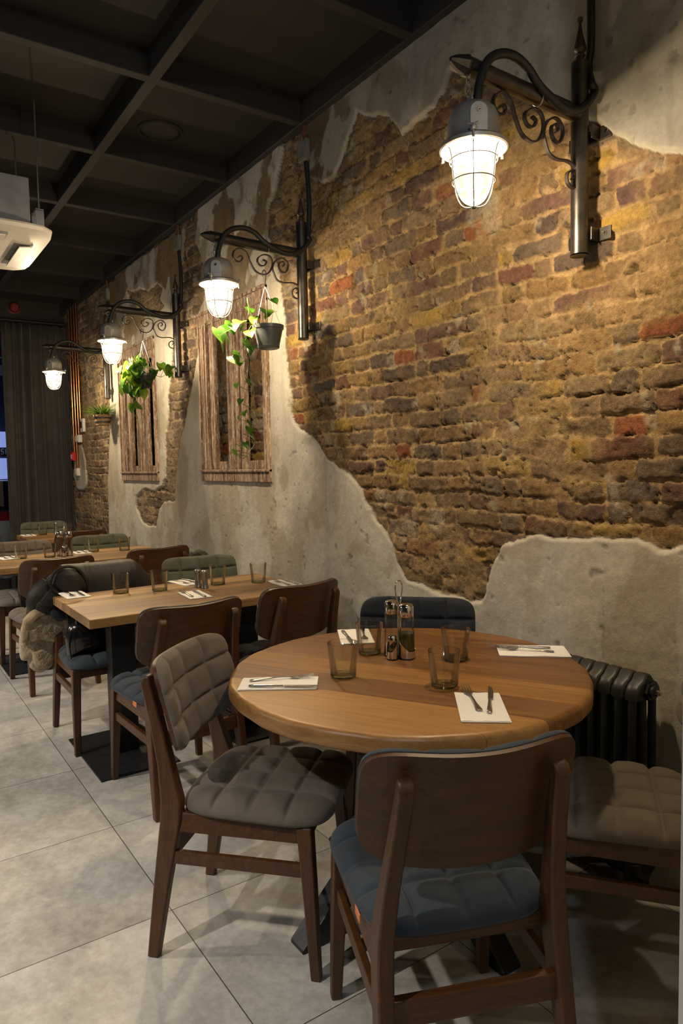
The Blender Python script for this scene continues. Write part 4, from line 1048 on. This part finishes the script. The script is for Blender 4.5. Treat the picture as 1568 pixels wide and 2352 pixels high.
def rotset(cx, cy, ang, where, tname, flip=1, dk=.025, df=-.025, ko=-.01, fo=-.01):
    c, s = math.cos(ang), math.sin(ang); px, py = -s, c
    f = lambda d, a, b: ((cx+px*d+c*a, cy+py*d+s*a), (cx+px*d+c*b, cy+py*d+s*b))
    kx = f(dk, -.10+ko, .11+ko); fx = f(df, -.095+fo, .10+fo)
    setting((cx, cy, ang, .95, .98), kx, fx, where, tname)
rotset(3.738, 1.266, PI, 'at the aisle corner of the second table by the jacket', T2n, dk=.028, df=-.02)
rotset(3.712, .668, PI+.1, 'before the sage green chair, left of the steel shakers', T2n, dk=.03, df=-.02)
rotset(3.324, .776, -.08, 'at the middle of the near edge of the second table', T2n, dk=-.02, df=.035, fo=.02)
rotset(3.332, .248, -.05, 'at the wall end of the second table', T2n, dk=-.03, df=.02)
T3n = 'the third table'
rotset(5.66, 1.275, PI+.1, 'at the left end of the third table', T3n)
rotset(5.62, .76, PI, 'right of the caddy on the third table', T3n)
T4n = 'the farthest table'
rotset(7.50, .80, PI, 'at the left of the farthest table', T4n)
rotset(7.46, .33, PI+.2, 'at the wall end of the farthest table', T4n)
GG = 'tumblers on the round table'
tumbler(1.895, .735, 'empty tinted tumbler left of the caddy, farther of the two left ones', GG)
tumbler(1.735, .955, 'empty tinted tumbler left of the caddy, nearer one beside the left napkin', GG)
tumbler(1.655, .560, 'empty tinted tumbler right of the caddy, farther one behind its twin', GG)
tumbler(1.478, .775, 'empty tinted tumbler in the middle foreground behind the near fork', GG)
GG = 'tumblers on the second table'
tumbler(3.635, 1.055, 'tumbler on the second table, nearest the jacket', GG)
tumbler(3.575, .868, 'tumbler on the second table, between the jacket and the steel shakers', GG)
tumbler(3.545, .548, 'tumbler just right of the steel shakers', GG)
tumbler(3.46, .340, 'tumbler at the wall end of the second table', GG)
GG = 'tumblers on the third table'
tumbler(5.57, 1.20, 'tumbler leftmost on the third table', GG)
tumbler(5.49, 1.015, 'tumbler just left of the caddy on the third table', GG)
tumbler(5.61, .665, 'tumbler on the third table before the muted green chair', GG)
tumbler(5.52, .45, 'tumbler at the wall end of the third table', GG)
GG = 'tumblers on the farthest table'
tumbler(7.46, .668, 'tumbler on the farthest table, left of its tall shaker', GG)
tumbler(7.58, .40, 'tumbler on the farthest table, near the wall', GG)

# steel shakers
def shaker(x, y, label, group, h=.098, z=TZ):
    r = empty('shaker', (x, y, z)); tag(r, label, 'shaker', group)
    MB().lathe([(0, 0), (.0195, 0), (.021, .003), (.020, .006), (.0165, .03), (.0155, h*.6), (.0165, h-.016), (.0165, h-.013)], 28).build('body', M['steel_dark'], r, angle=50)
    MB().lathe([(.0165, h-.013), (.0175, h-.011), (.0175, h-.003), (.015, h), (0, h+.001)], 28).build('lid', M['steel'], r, angle=50)
shaker(3.525, .672, 'brushed steel shaker, farther one of the pair on the second table', 'steel shakers')
shaker(3.475, .655, 'brushed steel shaker, nearer one of the pair on the second table', 'steel shakers')
shaker(7.42, .55, 'tall pale shaker in the middle of the farthest table', 'steel shakers', .12)

# condiment caddies and what stands in them
def bottle(x, y, h, kind, label, z=TZ+.006, R=.0265):
    r = empty('oil_bottle' if kind != 'vinegar' else 'vinegar_bottle', (x, y, z)); tag(r, label, 'bottle')
    b = h-.042
    MB().lathe([(0, 0), (R-.003, 0), (R, .004), (R, b*.62), (R-.0025, b*.66), (R-.0035, b*.70), (R-.0015, b*.75), (R-.0005, b-.004), (R-.002, b)], 32).build('bottle_glass', M['clear'], r, angle=50)
    MB().lathe([(R-.002, b-.001), (R-.0015, b), (R-.0018, h-.010), (R-.005, h-.002), (R-.010, h), (0, h)], 32).build('cap', M['chrome'], r, angle=50)
    if kind == 'oil': MB().lathe([(0, .004), (R-.0025, .004), (R-.0016, .008), (R-.0016, b*.60), (0, b*.60)], 32).build('oil', M['oil'], r, angle=50)
    else: MB().lathe([(0, .004), (R-.0025, .004), (R-.0016, .008), (R-.0016, b*.12), (0, b*.12)], 32).build('vinegar', M['oil'], r, angle=50)
def cruet(x, y, kind, label, z=TZ+.006, h=.075, R=.0165):
    r = empty(kind+'_shaker', (x, y, z)); tag(r, label, 'shaker')
    MB().lathe([(0, 0), (R-.002, 0), (R, .003), (R, .036), (R-.004, .048), (R-.003, h-.018)], 24).build('jar', M['clear'], r, angle=50)
    MB().lathe([(R-.002, h-.018), (R-.002, h-.004), (R-.005, h), (0, h)], 24).build('cap', M['chrome'], r, angle=50)
    MB().lathe([(0, .003), (R-.002, .003), (R-.0018, .020), (0, .024)], 20).build(kind, M['salt' if kind == 'salt' else 'soil'], r, angle=50)
def caddy(cx, cy, a, label, near):
    r = empty('condiment_caddy', (cx, cy, TZ), a); tag(r, label, 'caddy')
    pos = [(-.030, 0, .0285), (.030, 0, .0285), (0, -.040, .0185), (0, .040, .0185)]
    base = MB()
    for x, y, R in pos: base.lathe([(0, 0), (R, 0), (R+.0006, .003), (R, .0052), (0, .0052)], 28, c=(x, y, 0))
    base.build('base', M['black_plastic'], r, angle=50)
    cup = MB()
    for x, y, R in pos:
        n = 26; ring = []
        th0 = math.atan2(y, x)
        vs = []; fs = []
        for k in range(n+1):
            t = th0-1.9+3.8*k/n; u = abs(k/n-.5)*2
            hgt = .028+.034*max(0, (u-.35)/.65)
            for rr, zz in ((R, .0053), (R, hgt), (R-.0010, hgt), (R-.0010, .0053)): vs.append((x+rr*math.cos(t), y+rr*math.sin(t), zz))
        for k in range(n):
            for q in range(4): fs.append((k*4+q, k*4+(q+1) % 4, k*4+4+(q+1) % 4, k*4+4+q))
        cup.add(vs, fs)
    cup.build('holder', M['chrome'], r, angle=40)
    P = [(0, -.007, .006), (0, -.007, .12), (0, -.008, .18), (0, -.014, .205), (0, -.019, .228), (0, -.016, .248), (0, -.007, .257), (0, .007, .257), (0, .016, .248), (0, .019, .228), (0, .014, .205), (0, .008, .18), (0, .007, .12), (0, .007, .006)]
    P = [(y, 0, z) for x, y, z in P]
    mx = Matrix.Rotation(PI/2, 4, 'Z')
    MB().tube([mx @ p for p in smooth_path(P, 5)], .0024, 10).build('handle', M['chrome'], r)
    c, s = math.cos(a), math.sin(a)
    W = lambda x, y: (cx+c*x-s*y, cy+s*x+c*y)
    bottle(*W(-.030, 0), .178, 'oil' if near else 'vinegar', 'chrome-capped glass bottle of green olive oil in the round table caddy' if near else 'dark glass bottle in the third table caddy, left one')
    bottle(*W(.030, 0), .182, 'vinegar', 'chrome-capped clear glass bottle, nearly empty, in the round table caddy' if near else 'clear glass bottle in the third table caddy, right one')
    cruet(*W(0, -.040), 'salt', 'small glass salt shaker in the %s table caddy' % ('round' if near else 'third'))
    cruet(*W(0, .040), 'pepper', 'small glass pepper shaker in the %s table caddy, on the far side' % ('round' if near else 'third'))
_ax = math.atan2(.682-.674, 1.842-1.758)
caddy(1.797, .682, _ax+.15, 'chrome caddy with tall wire loop handle on the round table', True)
caddy(5.50, .905, 1.2, 'chrome caddy with loop handle in the middle of the third table', False)

# ------------------------------------------------------------------ jacket and bag on the second table's far chair
def inflate(poly, x, T, noise_a, noise_s, seed, back=1.0, rings=44, seg=170, ctr=None, sag=0.0):
    """soft mass: outline in (y, z), inflated along x on both sides"""
    P = [Vector((p[0], p[1])) for p in poly]
    P3 = smooth_path([(0, p.x, p.y) for p in P+[P[0]]], 8)[:-1]
    L = [0]
    for i in range(len(P3)): L.append(L[-1]+(P3[(i+1) % len(P3)]-P3[i]).length)
    out = []
    for k in range(seg):
        t = L[-1]*k/seg; i = 0
        while L[i+1] < t: i += 1
        f = (t-L[i])/max(1e-9, L[i+1]-L[i]); out.append(P3[i].lerp(P3[(i+1) % len(P3)], f))
    c = Vector((0, sum(p.y for p in out)/seg, sum(p.z for p in out)/seg)) if ctr is None else Vector((0, ctr[0], ctr[1]))
    vs = []; fs = []
    for side in (-1, 1):
        for r in range(rings+1):
            t = r/rings; tt = math.sin(t*PI/2)
            for k in range(seg):
                q = c+(out[k]-c)*tt
                h = T*(1-tt**3)**.5*(1 if side < 0 else back)
                vs.append([x+side*h, q.y, q.z])
    V = np.array(vs)
    n1 = fbm(V[:, 1]*noise_s, V[:, 2]*noise_s, seed, 4)-0.5; n2 = fbm(V[:, 1]*noise_s*6, V[:, 2]*noise_s*6, seed+3, 3)-0.5
    n = (rings+1)*seg
    edge = np.tile(np.repeat(1-np.linspace(0, 1, rings+1)**6, seg), 2)
    V[:, 0] += np.where(np.arange(len(V)) < n, -1, 1)*(n1*noise_a*2+n2*noise_a*.55)*edge
    for s0 in (0, n):
        for r in range(rings):
            for k in range(seg):
                a = s0+r*seg+k; b = s0+r*seg+(k+1) % seg
                fs.append((a, b, b+seg, a+seg) if s0 == 0 else (a, a+seg, b+seg, b))
    return MB().add([tuple(v) for v in V], fs)
jk = empty('leather_jacket', (0, 0, 0)); tag(jk, 'black-brown leather jacket with cream fleece lining draped over the second table far chair', 'jacket')
# body: saddle over the chair back
def saddle():
    prof = [(4.075, .47), (4.078, .60), (4.068, .72), (4.050, .82), (4.015, .872), (3.975, .880), (3.915, .872), (3.875, .82), (3.855, .72), (3.845, .62), (3.835, .53)]
    P = smooth_path([(a, 0, b) for a, b in prof], 8); W = 70; vs = []; fs = []
    for i, p in enumerate(P):
        for j in range(W+1):
            t = j/W; y = 1.285-t*.49
            dr = .10*sstep(.78, 1.0, np.array(t))*1.0
            wr = .010*math.sin(22*y+6*p.z)*math.exp(-((p.z-.70)/.12)**2)+.006*(float(fbm(np.array(y*18.), np.array(p.z*6.), 5))-.5)
            seam = .003*math.exp(-((y-1.165)/.006)**2)+.003*math.exp(-((y-1.145)/.004)**2)
            d = Vector((p.x-3.985, 0, p.z-.72)); 
            if d.length > 0: d.normalize()
            q = p+d*(wr+seam)
            vs.append((q.x, y+.01*math.sin(p.z*20), q.z-float(dr)*max(0, (p.z-.5)/.4)))
    for i in range(len(P)-1):
        for j in range(W): a = i*(W+1)+j; fs.append((a, a+1, a+W+2, a+W+1))
    o = MB().add(vs, fs).build('body', M['leather'], jk, angle=180)
    m = o.modifiers.new('solid', 'SOLIDIFY'); m.thickness = .008; m.offset = -1
    return o
saddle()
# the big folded collar seen from its open end
cl = inflate([(1.350, .80), (1.325, .858), (1.270, .880), (1.215, .862), (1.178, .812), (1.165, .745), (1.235, .732), (1.300, .748)], 3.865, .045, .006, 8, 31).build('collar', M['leather'], jk, angle=180)
pts = smooth_path([(3.842, y, z) for y, z in [(1.160, .730), (1.180, .812), (1.216, .868), (1.270, .889), (1.328, .870), (1.358, .805), (1.325, .755), (1.25, .732)]], 6)
MB().tube(pts, .0085, 10).build('collar_edge', M['leather'], cl)
MB().tube(smooth_path([(3.92, 1.345, .80), (3.925, 1.385, .745), (3.93, 1.412, .690), (3.93, 1.405, .63)], 6), [.045, .050, .054, .057, .060, .062, .063, .064, .064, .063, .061, .058, .054, .050, .046, .040, .032, .022, .010], 20).build('shoulder', M['leather'], jk)
inflate([(1.25, .76), (1.33, .79), (1.40, .745), (1.43, .68), (1.38, .64), (1.28, .63), (1.24, .68)], 3.885, .038, .006, 9, 37).build('side_flap', M['leather'], jk, angle=180)
MB().tube(smooth_path([(3.875, 1.43, .745), (3.872, 1.40, .70), (3.868, 1.378, .665)], 6), .007, 8).build('seam', M['leather'], jk)
inflate([(1.350, .679), (1.413, .672), (1.468, .611), (1.493, .543), (1.501, .473), (1.496, .40), (1.461, .384), (1.452, .345), (1.407, .311), (1.352, .330), (1.323, .369), (1.301, .454), (1.268, .509), (1.252, .586), (1.284, .640)], 3.975, .055, .010, 14, 41).build('fleece_lining', M['fleece'], jk, angle=180)
inflate([(1.47, .56), (1.44, .63), (1.37, .665), (1.29, .63), (1.262, .58), (1.285, .50), (1.33, .475), (1.40, .50), (1.45, .50)], 3.925, .040, .012, 16, 43).build('fleece_lining', M['fleece'], jk, angle=180)
MB().tube(smooth_path([(3.925, 1.485, .50), (3.905, 1.472, .60), (3.895, 1.415, .655), (3.890, 1.345, .662), (3.895, 1.285, .615), (3.905, 1.262, .545)], 8), [.010]+[.020]*8+[.026]*24+[.020]*7+[.010], 12).build('fleece_fold', M['fleece'], jk)
inflate([(1.45, .44), (1.40, .455), (1.36, .42), (1.335, .385), (1.37, .345), (1.43, .355)], 3.93, .028, .008, 18, 47).build('sleeve_lining', M['fleece'], jk, angle=180)
inflate([(.965, .534), (.93, .585), (.87, .575), (.86, .52), (.90, .50)], 3.83, .03, .008, 22, 49).build('cuff_lining', M['fleece'], jk, angle=180)
bg_ = empty('handbag', (3.60, 1.22, .465)); tag(bg_, 'shiny black patent handbag on the blue seat under the second table', 'bag')
inflate([(.125, .012), (.130, .10), (.105, .165), (.04, .185), (-.05, .18), (-.115, .15), (-.13, .08), (-.125, .010), (0, .004)], 0, .075, .005, 6, 53).build('bag_body', M['patent'], bg_, angle=180)
MB().tube(smooth_path([(-.03, .08, .16), (-.035, .075, .21), (-.02, .03, .228), (0, -.02, .225), (.01, -.065, .20), (.01, -.075, .16)], 6), .006, 8).build('strap', M['patent'], bg_)
MB().tube(smooth_path([(-.075, .12, .13), (-.082, .13, .07), (-.078, .125, .01)], 5), .0045, 8).build('strap', M['patent'], bg_)

# ------------------------------------------------------------------ hanging plants
def leaf(m, p, size, yaw, pitch, roll, rng):
    """heart-shaped pothos leaf, tip along +Y before rotation"""
    N = 7; vs = []; fs = []
    wf = [0.34, .47, .50, .45, .36, .24, .11, 0.0]; ys = [-.10, .04, .20, .38, .56, .74, .89, 1.0]
    R_ = Matrix.Translation(p) @ Matrix.Rotation(yaw, 4, 'Z') @ Matrix.Rotation(pitch, 4, 'X') @ Matrix.Rotation(roll, 4, 'Y')
    for k in range(8):
        y = ys[k]; w = wf[k]
        for j, u in enumerate((-1, -.5, 0, .5, 1)):
            yy = y-(.05 if j in (0, 4) and k == 0 else 0)+(.10 if j == 2 and k == 0 else 0)
            z = .16*abs(u)*w-.22*y*y+.03*math.sin(6*y+u*2)*abs(u)
            vs.append(R_ @ (Vector((u*w, yy, z))*size))
    for k in range(7):
        for j in range(4): a = k*5+j; fs.append((a, a+1, a+6, a+5))
    m.add(vs, fs)
def blade(m, p, L, yaw, pitch, w=.006):
    vs = []; fs = []
    R_ = Matrix.Translation(p) @ Matrix.Rotation(yaw, 4, 'Z') @ Matrix.Rotation(pitch, 4, 'X')
    for k in range(7):
        t = k/6; ww = w*(1-t*t)+.0004
        for u in (-1, 0, 1): vs.append(R_ @ Vector((u*ww, L*t, -.55*L*t*t+.002*abs(u))))
    for k in range(6):
        for j in range(2): a = k*3+j; fs.append((a, a+1, a+4, a+3))
    m.add(vs, fs)
def hook(r, y, z):
    MB().tube(smooth_path([(0, y+.010, z-.020), (0, y+.012, z), (0, y+.004, z+.012), (0, y-.008, z+.004), (0, y-.008, z-.02), (0, y-.002, z-.055), (0, y, z-.075)], 5), .0024, 8).build('hook', M['black_plastic'], r)
def hanging_plant(x, y, ztop, rad, h, zhook, potmat, label, kind, rng, leaves, stems, scale, yhook=None):
    r = empty('hanging_plant', (x, y, ztop-h)); tag(r, label, 'plant', 'plants hanging from the lamp brackets')
    yh = 0 if yhook is None else yhook-y
    pm = M[potmat]
    pot = MB().lathe([(0, 0), (rad*.60, 0), (rad*.68, .003), (rad*.72, .014), (rad*.70, .016), (rad*.93, h-.020), (rad*1.0, h-.018), (rad*1.02, h), (rad*.96, h), (rad*.90, h-.012), (0, h-.014)], 40)
    p = pot.build('pot', pm, r, angle=35)
    MB().lathe([(0, h-.008), (rad*.88, h-.012)], 24).build('soil', M['soil'], r)
    if kind == 'basket':
        for zz in (.25, .62): MB().lathe([(rad*(.74+.24*zz), h*zz), (rad*(.77+.24*zz), h*zz), (rad*(.77+.26*zz), h*(zz+.13)), (rad*(.74+.26*zz), h*(zz+.13))], 32).build('dark_band', M['black_plastic'], p, angle=30)
    hk = zhook-(ztop-h)
    if kind != 'basket': hook(r, yh, hk)
    for k in range(3):
        a = 2*PI*k/3+.5
        MB().tube([(0, yh, hk-.07), (rad*.98*math.cos(a), rad*.98*math.sin(a), h-.004)], .0013 if kind != 'basket' else .0022, 6).build('hanger', M['wire' if kind != 'basket' else 'rope'], r)
    lm = MB()
    for (ly, lz) in leaves:
        for q in range(1 if kind != 'bush' else 2):
            px = rng.uniform(-.06, .06)*scale[1]; s = rng.uniform(.062, .098)*scale[0]
            s = s*(1 if lz > 1.9 or kind == 'bush' else .62)*.86
            leaf(lm, Vector((px, ly-y+rng.uniform(-.008, .008), lz-(ztop-h)+rng.uniform(-.008, .008)+s*.35)), s, rng.uniform(.2, 2.9), rng.uniform(-1.25, -.3), rng.uniform(-.7, .7), rng)
    if kind == 'basket':
        for k in range(110):
            a = rng.uniform(0, 2*PI); blade(lm, Vector((.03*math.cos(a), .03*math.sin(a), h-.01)), rng.uniform(.10, .19), a-PI/2, rng.uniform(.4, 1.3), .007)
    lm.build('foliage', M['leaf'], r, angle=180)
    sm = MB()
    for st in stems:
        sm.tube(smooth_path([(sx, sy-y, sz-(ztop-h)) for sx, sy, sz in st], 5), .0018*scale[0], 6)
    if stems: sm.build('stems', M['stem'], r)
rng = random.Random(3)
L1 = [(.436, 2.23), (.405, 2.203), (.265, 2.27), (.286, 2.19), (.30, 2.20), (.456, 2.142), (.50, 2.12), (.536, 2.104), (.581, 2.08), (.588, 2.015), (.56, 2.05), (.471, 2.019), (.408, 2.014), (.518, 1.97), (.519, 1.945), (.469, 1.928), (.44, 2.12), (.43, 2.08), (.40, 2.15)]
L1b = [(.448, 1.847), (.489, 1.82), (.486, 1.733), (.442, 1.681), (.489, 1.651), (.45, 1.621), (.445, 1.59), (.458, 1.549), (.423, 1.544), (.47, 1.518), (.523, 1.487), (.557, 1.474)]
ST1 = [[(0, .32, 2.14), (0, .40, 2.15), (.0, .43, 2.09), (0, .421, 1.992), (0, .427, 1.961), (0, .419, 1.875), (0, .403, 1.824), (0, .399, 1.767), (0, .418, 1.71), (0, .424, 1.601), (0, .40, 1.533), (0, .425, 1.487), (0, .473, 1.44), (0, .517, 1.472)],
       [(0, .33, 2.14), (-.02, .40, 2.18), (-.02, .436, 2.23)], [(0, .34, 2.14), (0, .44, 2.15), (-.01, .54, 2.10), (0, .585, 2.07)], [(0, .29, 2.14), (.01, .27, 2.20), (.01, .262, 2.27)],
       [(0, .34, 2.15), (-.03, .42, 2.13), (-.03, .47, 2.02), (-.02, .52, 1.96)], [(0, .28, 2.14), (.02, .23, 2.16), (.02, .21, 2.12)]]
for (ly, lz) in L1b: ST1.append([(0, .41 if ly > .41 else .42, lz-.03), (0, ly, lz)])
hanging_plant(3.34, .302, 2.147, .083, .122, 2.425, 'pot_grey', 'trailing green plant in a plain grey plastic pot before the near shutter frame', 'trail', rng, L1+L1b, ST1, (1.0, .6), .316)
L2 = [(.382, 2.22), (.454, 2.18), (.425, 2.17), (.363, 2.19), (.546, 2.112), (.466, 2.141), (.406, 2.155), (.453, 2.113), (.357, 2.118), (.326, 2.13), (.265, 2.109), (.29, 2.09), (.205, 2.165), (.142, 2.14), (.16, 2.12), (.49, 2.042), (.42, 2.056), (.328, 2.065), (.457, 2.01), (.498, 1.975), (.423, 1.967), (.362, 1.979), (.374, 1.955), (.438, 1.858), (.408, 1.85), (.43, 2.10), (.44, 2.06), (.40, 2.10), (.38, 2.08), (.38, 2.15), (.47, 2.09), (.40, 2.00), (.35, 2.03), (.45, 2.15), (.39, 2.19)]
ST2 = [[(0, .36, 2.08), (0, .30, 2.11), (0, .22, 2.09), (0, .17, 2.12), (0, .14, 2.15)], [(0, .22, 2.09), (0, .20, 2.14), (0, .205, 2.17)], [(0, .40, 2.0), (0, .41, 1.9), (0, .42, 1.82), (0, .411, 1.769), (0, .449, 1.828)]]
hanging_plant(5.20, .345, 2.105, .075, .105, 2.425, 'black_plastic', 'bushy bright green plant in a dark pot before the far shutter frame', 'bush', rng, L2, ST2, (1.0, 1.1), .35)
hanging_plant(7.08, .135, 1.935, .088, .105, 2.30, 'rope', 'small fern in a banded barrel pot on ropes, by the farthest lamp bracket', 'basket', rng, [], [], (1.0, 1.0))

# ------------------------------------------------------------------ the street beyond the window
struct(MB().box((9.30, -3, -.12), (16, 8, -.02)).build('floor', M['dark_wall'], smooth=False))
M['street_wall'] = simple('painted_shopfront', (0.035, 0.05, 0.10), 0.7, 0, 0.2, 3)
M['window_awning_glow'] = emit('shop_window_and_awning_glow', (0.35, 0.45, 0.95), 0.55)
M['car_paint'] = simple('dark_blue_car_paint', (0.012, 0.02, 0.05), 0.2, 0.3, 0.1, 3)
sh = empty('street_shopfront', (12.2, 1.5, 0)); tag(sh, 'dark blue shopfront with lit windows across the street, seen past the curtain', 'shopfront')
MB().box((0, -3.0, 0), (.3, 3.5, 5)).build('wall', M['street_wall'], sh, smooth=False)
MB().box((-.03, -1.9, 1.27), (0, 2.6, 1.60)).build('shop_window', M['window_awning_glow'], sh, smooth=False)
MB().box((-.03, -1.9, 2.90), (0, 2.6, 3.06)).build('upper_band', M['white_paint'], sh, smooth=False)
MB().add([(-.35, -1.9, 1.82), (-.35, 2.6, 1.82), (0, 2.6, 2.02), (0, -1.9, 2.02), (-.35, -1.9, 1.76), (-.35, 2.6, 1.76), (0, 2.6, 1.96), (0, -1.9, 1.96)], [(0, 1, 2, 3), (7, 6, 5, 4), (0, 4, 5, 1), (1, 5, 6, 2), (2, 6, 7, 3), (3, 7, 4, 0)]).build('awning', M['window_awning_glow'], sh, smooth=False)  # awning emits light to look pale, though it is no lamp
sg = empty('shop_sign', (12.0, .60, 1.70)); tag(sg, 'black street sign with pale letters SE left of the curtain', 'sign')
MB().box((0, -.40, -.075), (.03, .9, .065)).build('board', M['frame_black'], sg, smooth=False)
M['sign_letter'] = simple('pale_sign_letters', (0.7, 0.68, 0.6), 0.6)
def bars(L, nm):
    m = MB()
    for y0, z0, y1, z1 in L: m.box((-.006, min(y0, y1), min(z0, z1)), (0, max(y0, y1), max(z0, z1)))
    m.build(nm, M['sign_letter'], sg, smooth=False)
yE = -.372; w_, t_, h_ = .040, .012, .045
bars([(yE+w_-t_, -h_, yE+w_, h_), (yE, h_-t_, yE+w_, h_), (yE, -t_/2, yE+w_, t_/2), (yE, -h_, yE+w_, -h_+t_)], 'letter')
yS = yE+.058
bars([(yS, h_-t_, yS+w_, h_), (yS, -t_/2, yS+w_, t_/2), (yS, -h_, yS+w_, -h_+t_), (yS+w_-t_, 0, yS+w_, h_), (yS, -h_, yS+t_, 0)], 'letter')
cr = empty('parked_car', (11.0, .9, -.02)); tag(cr, 'dark blue parked car across the street left of the curtain', 'car')
body = [(-2.2, .25), (-2.2, .62), (-2.05, .78), (-1.2, .88), (-.6, 1.28), (.9, 1.30), (1.5, .92), (2.1, .84), (2.2, .6), (2.2, .25)]
MB().prism([(z, y) for y, z in body], -.75, .75, mat=Matrix(((0, 0, 1, 0), (0, 1, 0, 0), (1, 0, 0, 0), (0, 0, 0, 1)))).build('body', M['car_paint'], cr, smooth=False, bevel=.05)
for y in (-1.4, 1.35):
    for x in (-.72, .72): MB().lathe([(0, -.09), (.29, -.09), (.31, -.06), (.31, .06), (.29, .09), (0, .09)], 24, mat=Matrix.Translation((x, y, .31)) @ Matrix.Rotation(PI/2, 4, 'Y')).build('wheel', M['black_plastic'], cr)
bo = empty('street_figure_stand_in', (9.75, .66, -.02)); tag(bo, 'plain round stand-in for a red-capped pale figure outside the window, low at the left edge', 'ornament')  # simplified substitute for a red-and-white figure outside
MB().lathe([(0, .0), (.16, 0), (.14, .5), (.16, .56), (.20, .64), (.20, .74), (.17, .80), (0, .81)], 24).build('pale_body', M['white_paint'], bo)
MB().lathe([(.175, .795), (.14, .87), (.07, .91), (0, .92)], 24).build('red_top', M['red_plastic'], bo)
